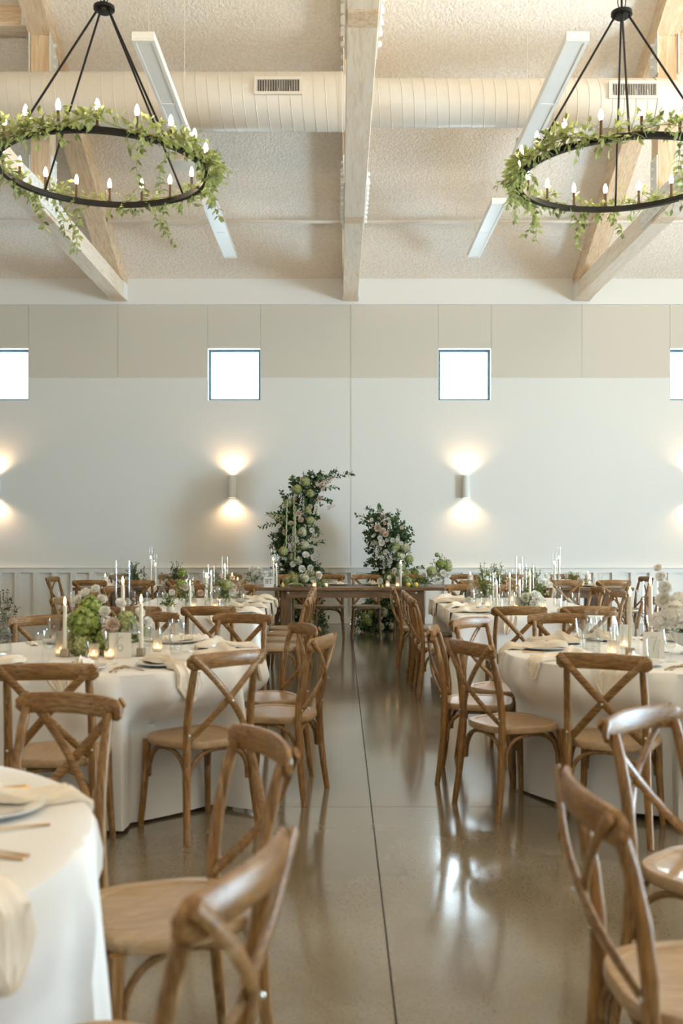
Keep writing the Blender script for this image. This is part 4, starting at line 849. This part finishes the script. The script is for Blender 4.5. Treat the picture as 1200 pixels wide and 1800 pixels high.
# --- tall and small flower pillars
def pillar_flowers(lb, base, spine, hy, wh, spk, twigs, tassels, dens):
    t = thing('flower_pillar', lb, 'flower arrangement', base, group='flower pillars behind the head table'); B = Vector(base)
    sp = [P2(*q[:2], q[3])-B for q in spine]
    obj('metal_stand', MB().tube([Vector((sp[0].x, 0.05, 0.02))]+[v+Vector((0, 0.05, 0)) for v in sp], 0.014, 8), 'black', t)
    fo = MB(); st = MB()
    for i in range(len(sp)-1):
        a, c = sp[i], sp[i+1]; ra, rc = spine[i][2]/90, spine[i+1][2]/90; ln = (c-a).length; n = int(dens*ln*(ra+rc))
        for _ in range(n):
            u = R.random(); r = ra+(rc-ra)*u; ph = R.uniform(0, 2*PI); d = Vector((math.cos(ph), math.sin(ph)*0.8, R.uniform(-0.4, 0.6))).normalized(); p = a.lerp(c, u)+d*r*R.uniform(0.0, 0.75)
            sprig(fo, st, p, d+Vector((R.uniform(-.5, .5), R.uniform(-.5, .3), R.uniform(-.4, .5))), R.uniform(0.10, 0.2), R.randint(7, 11), R.uniform(0.04, 0.062), 1.5)
    for (x0, y0, x1, y1, yy, n) in twigs: 
        p = P2(x0, y0, yy)-B; q = P2(x1, y1, yy-0.05)-B; m_ = (q-p).length
        sprig(fo, st, p, q-p, m_, n, 0.06, 1.4, 0.12)
    obj('dark_foliage', fo, 'leaf', t, False, kind='stuff'); obj('twigs', st, 'stem', t, kind='stuff')
    for (px, py, r, k) in hy:
        yy = B.y-0.24+R.uniform(-0.05, 0.05); lump(t, k, HY_[k], P2(px, py, yy)-B, r/130, name='hydrangea_head')
    for (px, py, r, k) in wh:
        yy = B.y-0.27+R.uniform(-0.05, 0.05); lump(t, k, RO[k], P2(px, py, yy)-B, r/116, name='bloom')
    for _ in range(44):
        i = R.randrange(1, len(sp)-1); a, c = sp[i], sp[i+1]; q = a.lerp(c, R.random()); w_ = spine[i][2]/100
        lump(t, 'w', RO['w' if R.random() < 0.8 else 'b'], q+Vector((R.uniform(-0.85, 0.85)*w_, -R.uniform(0.6, 0.95)*w_, R.uniform(-0.05, 0.05))), R.uniform(0.018, 0.034), name='bloom')
    for (x0, y0, x1, y1, k) in spk:
        yy = B.y-0.26; p = P2(x0, y0, yy)-B; q = P2(x1, y1, yy)-B; lump(t, k, SPK[k], p, (q-p).length, q-p, 'flower_spike')
    for (px, y0, y1) in tassels:
        yy = B.y-0.33; a = P2(px, y0, yy)-B; c = P2(px+R.uniform(-2, 2), y1, yy)-B; b = MB(); n = 26
        pts = [a.lerp(c, i/n)+Vector((0.006*math.sin(i*1.7), 0.006*math.cos(i*2.3), 0)) for i in range(n+1)]
        b.tube(pts, [0.010+0.005*((i*7) % 3)/2 for i in range(n)]+[0.003], 7); obj('amaranth_tassel', b, 'amar', t)
    return t
tp = pillar_flowers('tall leaning pillar of dark greenery, white blooms and green hydrangeas', (-0.62, 15.3, 0),
    [(528, 1108, 36, 15.3), (530, 1060, 34, 15.3), (525, 1010, 30, 15.3), (512, 960, 26, 15.3), (522, 915, 26, 15.3), (530, 880, 24, 15.3), (540, 852, 22, 15.3), (556, 838, 14, 15.25)],
    [(537, 847, 9, 'g'), (522, 860, 9, 'g'), (545, 867, 8, 'g'), (545, 915, 8, 'g'), (531, 935, 9, 'p'), (498, 969, 9, 'g'), (512, 979, 8, 'p'), (535, 958, 9, 'p'), (523, 985, 9, 'p'), (512, 1010, 8, 'g'), (505, 885, 8, 'g'), (541, 897, 7, 'g'), (527, 962, 7, 'g'), (515, 1062, 9, 'v'), (545, 1096, 9, 'g'), (505, 1080, 9, 'p')],
    [(500, 890, 5, 'w'), (508, 884, 5, 'w'), (562, 876, 5, 'b'), (545, 891, 5, 'b'), (525, 903, 6, 'b'), (528, 914, 6, 'b'), (511, 920, 5, 'w'), (500, 935, 5, 'b'), (490, 925, 5, 'w'), (537, 976, 7, 'w'), (553, 980, 7, 'w'), (530, 1000, 7, 'w'), (545, 998, 6, 'w'), (515, 992, 6, 'w'), (556, 890, 5, 'w'), (548, 932, 5, 'w'), (519, 948, 5, 'w'), (512, 960, 5, 'w'), (539, 1012, 6, 'w'), (556, 972, 5, 'w')],
    [(528, 905, 532, 872, 'w'), (555, 905, 558, 880, 'w'), (560, 858, 585, 838, 'b'), (520, 960, 516, 925, 'w'), (500, 915, 468, 902, 'g'), (575, 893, 590, 888, 'b'), (513, 970, 508, 940, 'w')],
    [(560, 850, 620, 824, 15.2, 26), (565, 845, 592, 822, 15.2, 22), (555, 860, 594, 852, 15.2, 16), (500, 920, 455, 921, 15.2, 18), (500, 905, 468, 900, 15.2, 16), (520, 850, 512, 836, 15.2, 14), (500, 880, 494, 862, 15.2, 12), (540, 960, 570, 948, 15.2, 14), (550, 920, 562, 938, 15.2, 14), (540, 850, 550, 832, 15.2, 14), (560, 875, 582, 880, 15.2, 12), (545, 1000, 568, 1003, 15.2, 12), (545, 1080, 576, 1092, 15.0, 14), (550, 1085, 572, 1104, 15.0, 14)],
    [(504, 882, 965), (516, 878, 940), (519, 890, 985)], 700)
pillar_flowers('shorter bushy pillar of dark greenery and white blooms, right of the aisle', (0.84, 15.3, 0),
    [(668, 1112, 34, 15.2), (676, 1080, 40, 15.25), (690, 1040, 28, 15.3), (686, 1000, 26, 15.3), (680, 965, 30, 15.3), (680, 935, 28, 15.3), (672, 908, 18, 15.3)],
    [(703, 979, 10, 'p'), (694, 961, 10, 'g'), (711, 963, 9, 'p'), (719, 983, 8, 'g'), (704, 996, 9, 'g'), (645, 1091, 10, 'v'), (674, 1076, 9, 'p'), (653, 1078, 8, 'v'), (640, 1083, 7, 'v'), (706, 1096, 10, 'g'), (690, 1100, 8, 'p'), (668, 1102, 8, 'g'), (715, 1008, 8, 'g'), (728, 1006, 8, 'v'), (689, 1008, 8, 'g')],
    [(664, 928, 7, 'b'), (672, 934, 7, 'b'), (678, 940, 6, 'b'), (656, 955, 6, 'w'), (671, 954, 6, 'w'), (663, 968, 5, 'w'), (666, 978, 5, 'w'), (678, 970, 5, 'w'), (685, 988, 5, 'w'), (690, 950, 5, 'w'), (676, 990, 5, 'w'), (693, 1002, 5, 'w'), (668, 946, 5, 'w')],
    [(678, 915, 668, 895, 'b'), (685, 930, 684, 912, 'w'), (680, 1000, 676, 968, 'w'), (667, 985, 664, 950, 'w'), (699, 955, 700, 938, 'w'), (690, 985, 690, 960, 'w')],
    [(665, 915, 625, 901, 15.2, 18), (660, 905, 644, 890, 15.2, 16), (655, 925, 634, 913, 15.2, 12), (690, 925, 701, 893, 15.2, 16), (700, 940, 722, 925, 15.2, 14), (705, 950, 727, 935, 15.2, 14), (655, 990, 641, 990, 15.2, 12), (670, 905, 664, 887, 15.2, 14), (715, 1005, 745, 992, 15.0, 14), (650, 1100, 622, 1104, 15.0, 12), (652, 945, 640, 932, 15.2, 10), (640, 1092, 622, 1094, 15.0, 10)],
    [], 660)
# --- table arrangements
def posy(name, lb, c, z, size, heads, vase, twn, fol='leafl', lf=0.03, tall=1.0, grp='table flower arrangements'):
    """c = (x, y); size = (rx, ry, rz) of the green dome; heads = [(dx, dy, dz, r, kind)]"""
    t = thing(name, lb, 'flower arrangement', (c[0], c[1], z), group=grp); h0 = 0.0
    if vase == 'bowl': obj('pedestal_bowl', MB().lathe([(0, 0.002), (0.045, 0.0), (0.045, 0.008), (0.02, 0.02), (0.02, 0.035), (0.06, 0.055), (0.095, 0.09), (0.11, 0.125), (0.105, 0.125), (0.09, 0.092), (0, 0.06)], 28), 'stone' if 'stone' in lb else 'china', t); h0 = 0.13
    elif vase == 'bud': obj('bud_vase', MB().lathe([(0, 0.001), (0.022, 0.0), (0.036, 0.02), (0.036, 0.04), (0.02, 0.065), (0.011, 0.08), (0.014, 0.088), (0.010, 0.088), (0.008, 0.08)], 22), 'stone', t); h0 = 0.088
    elif vase == 'glass': obj('glass_bowl', MB().lathe([(0, 0.002), (0.04, 0.0), (0.07, 0.03), (0.085, 0.07), (0.08, 0.10), (0.077, 0.10), (0.082, 0.07), (0, 0.01)], 24), 'glass', t); h0 = 0.10
    elif vase == 'low': obj('low_dish', MB().lathe([(0, 0.002), (0.06, 0.0), (0.085, 0.03), (0.08, 0.032), (0.06, 0.008), (0, 0.008)], 24), 'stone', t); h0 = 0.03
    fo = MB(); st = MB(); rx, ry, rz_ = size
    for _ in range(twn):
        ph = R.uniform(0, 2*PI); el = R.uniform(-0.15, 1.4); d = Vector((math.cos(ph)*math.cos(el)*rx, math.sin(ph)*math.cos(el)*ry, math.sin(el)*rz_*tall)); l = d.length
        sprig(fo, st, Vector((0, 0, h0*0.8)), d+Vector((0, 0, 0.02)), l*R.uniform(0.7, 1.25), R.randint(6, 10), lf, 1.1, 0.15)
    obj('foliage', fo, fol, t, False, kind='stuff'); obj('stems', st, 'stem', t, kind='stuff')
    for dx, dy, dz, r, k in heads:
        if k in 'gpvW': lump(t, k, HY_[k.lower()], Vector((dx, dy, h0+dz)), r, (dx, dy-0.05, dz+0.02), 'hydrangea_head')
        elif k in 'wb': lump(t, k, RO[k], Vector((dx, dy, h0+dz)), r, (dx*2, -0.4+dy, dz+0.1), 'bloom')
        elif k in 'sS': lump(t, k, SPK['w' if k == 's' else 'b'], Vector((dx, dy, h0)), dz, (dx*0.4, dy*0.4, 1), 'flower_spike')
    return t
Q = lambda n, rx, ry, rz_, r, ks: [(R.uniform(-rx, rx), R.uniform(-ry, ry*0.6), R.uniform(0.2, 1)*rz_, r*R.uniform(0.8, 1.2), R.choice(ks)) for _ in range(n)]
posy('flower_centrepiece', 'large low centrepiece of green hydrangeas and cream blooms with number card', (-1.34, 5.62), Z, (0.2, 0.16, 0.2), [(-0.085, -0.08, 0.15, 0.085, 'v'), (-0.06, -0.04, 0.235, 0.06, 'v'), (-0.10, -0.10, 0.03, 0.065, 'g'), (0.14, -0.06, 0.15, 0.06, 'g'), (0.03, -0.10, 0.06, 0.05, 'v'), (0.19, 0, 0.09, 0.045, 'v'), (0.08, -0.12, 0.02, 0.045, 'g'),
     (-0.16, -0.05, 0.17, 0.035, 'w'), (-0.15, -0.08, 0.13, 0.032, 'w'), (-0.09, -0.02, 0.31, 0.033, 'w'), (-0.04, 0.0, 0.33, 0.03, 'w'), (-0.14, 0, 0.27, 0.033, 'w'), (0.03, -0.08, 0.21, 0.035, 'w'), (0.08, -0.12, 0.14, 0.045, 'b'), (0.06, -0.14, 0.10, 0.035, 'b'), (0.15, -0.1, 0.09, 0.035, 'w'), (0.19, -0.08, 0.12, 0.04, 'w'), (0.21, -0.02, 0.2, 0.033, 'w'), (0.26, -0.05, 0.15, 0.033, 'w'), (0.0, -0.02, 0.27, 0.035, 'w'), (0.12, -0.13, 0.04, 0.04, 'b'), (0.10, 0.0, 0.25, 0.033, 'w'), (-0.17, -0.03, 0.06, 0.04, 'b')], 'low', 46, 'leafl')
posy('flower_centrepiece', 'white pedestal bowl heaped with cream hydrangeas and tall white spire', (1.96, 5.60), Z, (0.24, 0.18, 0.16), [(-0.10, -0.1, 0.10, 0.075, 'W'), (0.02, -0.12, 0.08, 0.085, 'W'), (0.13, -0.08, 0.12, 0.08, 'W'), (-0.06, -0.04, 0.16, 0.06, 'W'), (0.20, -0.05, 0.05, 0.07, 'W'), (0.08, -0.05, 0.17, 0.055, 'W'), (-0.03, -0.14, 0.14, 0.045, 'w'), (0.08, -0.14, 0.16, 0.04, 'w'), (-0.15, -0.03, 0.17, 0.05, 'w'), (-0.14, -0.03, 0.24, 0.045, 'w'), (-0.16, -0.02, 0.30, 0.035, 'w'), (-0.17, 0.0, 0.35, 0.028, 'w'), (-0.18, -0.05, 0.06, 0.05, 'W'), (0.17, -0.1, 0.2, 0.04, 'w')], 'bowl', 22, 'leafl')
posy('bud_arrangement', 'stone bud vase with cream blooms at the near end of the left long table', (-1.47, 8.62), Z, (0.09, 0.07, 0.12), [(0.02, -0.04, 0.09, 0.03, 'w'), (-0.04, -0.02, 0.06, 0.028, 'w')], 'bud', 14)
posy('flower_arrangement', 'airy pale green arrangement right of the tapers on the left long table', (-1.12, 9.45), Z, (0.18, 0.14, 0.26), Q(9, 0.13, 0.1, 0.14, 0.035, 'wwb')+[(0.05, -0.05, 0.10, 0.05, 'g')], 'glass', 34)
posy('flower_arrangement', 'cream and green blooms among the tapers of the left long table', (-1.42, 9.25), Z, (0.14, 0.12, 0.2), Q(7, 0.12, 0.1, 0.12, 0.032, 'wb')+[(-0.05, -0.05, 0.12, 0.045, 'v')], 'glass', 24)
posy('flower_arrangement', 'white blooms at the near end of the right long table tapers', (1.66, 8.85), Z, (0.14, 0.1, 0.14), Q(9, 0.10, 0.08, 0.12, 0.038, 'w'), 'low', 22)
posy('flower_arrangement', 'tall airy white and green arrangement behind the right long table tapers', (1.86, 9.6), Z, (0.18, 0.14, 0.3), Q(9, 0.14, 0.1, 0.2, 0.035, 'wwb')+[(0.1, 0, 0.36, 0, 's')][:0], 'glass', 34)
posy('flower_arrangement', 'feathery green arrangement left of the right long table tapers', (1.42, 9.8), Z, (0.14, 0.14, 0.32), Q(5, 0.1, 0.1, 0.2, 0.03, 'w'), 'glass', 28)
# head row arrangements
posy('flower_arrangement', 'leafy green arrangement at the left end of the left farm table', (-2.78, 13.4), Z, (0.2, 0.14, 0.24), Q(4, 0.15, 0.1, 0.1, 0.03, 'w'), 'low', 40, 'leaf', 0.034, 1.35)
posy('flower_arrangement', 'dark greenery with one green hydrangea behind the left long table', (-2.22, 13.4), Z, (0.19, 0.14, 0.24), Q(3, 0.15, 0.1, 0.12, 0.03, 'w')+[(0.10, -0.06, 0.15, 0.06, 'v')], 'low', 34, 'leaf', 0.032, 1.25)
posy('flower_arrangement', 'pale greenery on the left farm table below the left sconce', (-1.66, 13.4), Z, (0.17, 0.14, 0.2), Q(6, 0.15, 0.1, 0.15, 0.032, 'wb'), 'low', 28, 'leafl', 0.03)
posy('flower_arrangement', 'glass bowl of white blooms left of the letter sign', (-1.12, 13.2), Z, (0.17, 0.13, 0.15), Q(14, 0.14, 0.1, 0.13, 0.04, 'w'), 'glass', 18, 'leafl', 0.032)
posy('flower_arrangement', 'low greenery spreading from the foot of the small flower pillar', (1.05, 13.3), Z, (0.24, 0.13, 0.15), Q(4, 0.18, 0.08, 0.1, 0.03, 'g')+[(-0.15, -0.05, 0.04, 0.05, 'g')], 'low', 32, 'leafl', 0.03)
posy('flower_arrangement', 'green hydrangeas and white bloom at the right end of the middle table', (1.30, 13.2), Z, (0.17, 0.13, 0.27), [(0.03, -0.03, 0.20, 0.06, 'v'), (-0.09, -0.05, 0.10, 0.07, 'g'), (0.12, -0.02, 0.15, 0.06, 'g'), (0.05, -0.09, 0.08, 0.05, 'w'), (0.0, -0.07, 0.05, 0.045, 'w'), (0.12, -0.05, 0.06, 0.045, 'w'), (-0.02, 0, 0.32, 0.03, 'g'), (0.13, 0, 0.22, 0.04, 'p')], 'glass', 24, 'leafl', 0.03, 1.3)
posy('flower_arrangement', 'loose green and white arrangement on the right farm table, left part', (2.08, 13.3), Z, (0.22, 0.14, 0.26), Q(8, 0.18, 0.1, 0.2, 0.03, 'wg'), 'low', 34, 'leafl', 0.032, 1.2)
posy('flower_arrangement', 'white spires and greenery on the right farm table, middle part', (2.52, 13.35), Z, (0.16, 0.14, 0.24), Q(8, 0.14, 0.1, 0.2, 0.034, 'w'), 'low', 24, 'leafl', 0.03, 1.2)
posy('flower_arrangement', 'small greenery beside the pillar candle at the right end', (3.14, 13.3), Z, (0.19, 0.12, 0.19), Q(7, 0.15, 0.1, 0.14, 0.028, 'w'), 'low', 28, 'leafl', 0.03)
posy('flower_arrangement', 'low greenery and white blooms at the foot of the tall pillar on the table', (-0.42, 13.35), Z, (0.26, 0.16, 0.2), Q(10, 0.22, 0.12, 0.16, 0.045, 'wwb')+[(-0.18, -0.04, 0.06, 0.06, 'g'), (-0.05, -0.08, 0.08, 0.06, 'p'), (-0.28, 0, 0.05, 0.055, 'g')], 'low', 46, 'leafl', 0.032)
posy('flower_arrangement', 'low green and cream blooms at the foot of the small pillar on the table', (0.68, 13.35), Z, (0.2, 0.14, 0.18), Q(6, 0.16, 0.1, 0.14, 0.04, 'w')+[(0.12, -0.05, 0.12, 0.06, 'g'), (0.16, -0.04, 0.04, 0.055, 'g')], 'low', 36, 'leafl', 0.032)
posy('floor_arrangement', 'bushy floor arrangement with cream bloom at the left edge by the wainscot', (-4.86, 14.4), 0.0, (0.24, 0.2, 0.66), Q(8, 0.16, 0.14, 0.42, 0.05, 'wbg'), 'low', 60, 'leaf', 0.045, 1.0, 'floor flowers')
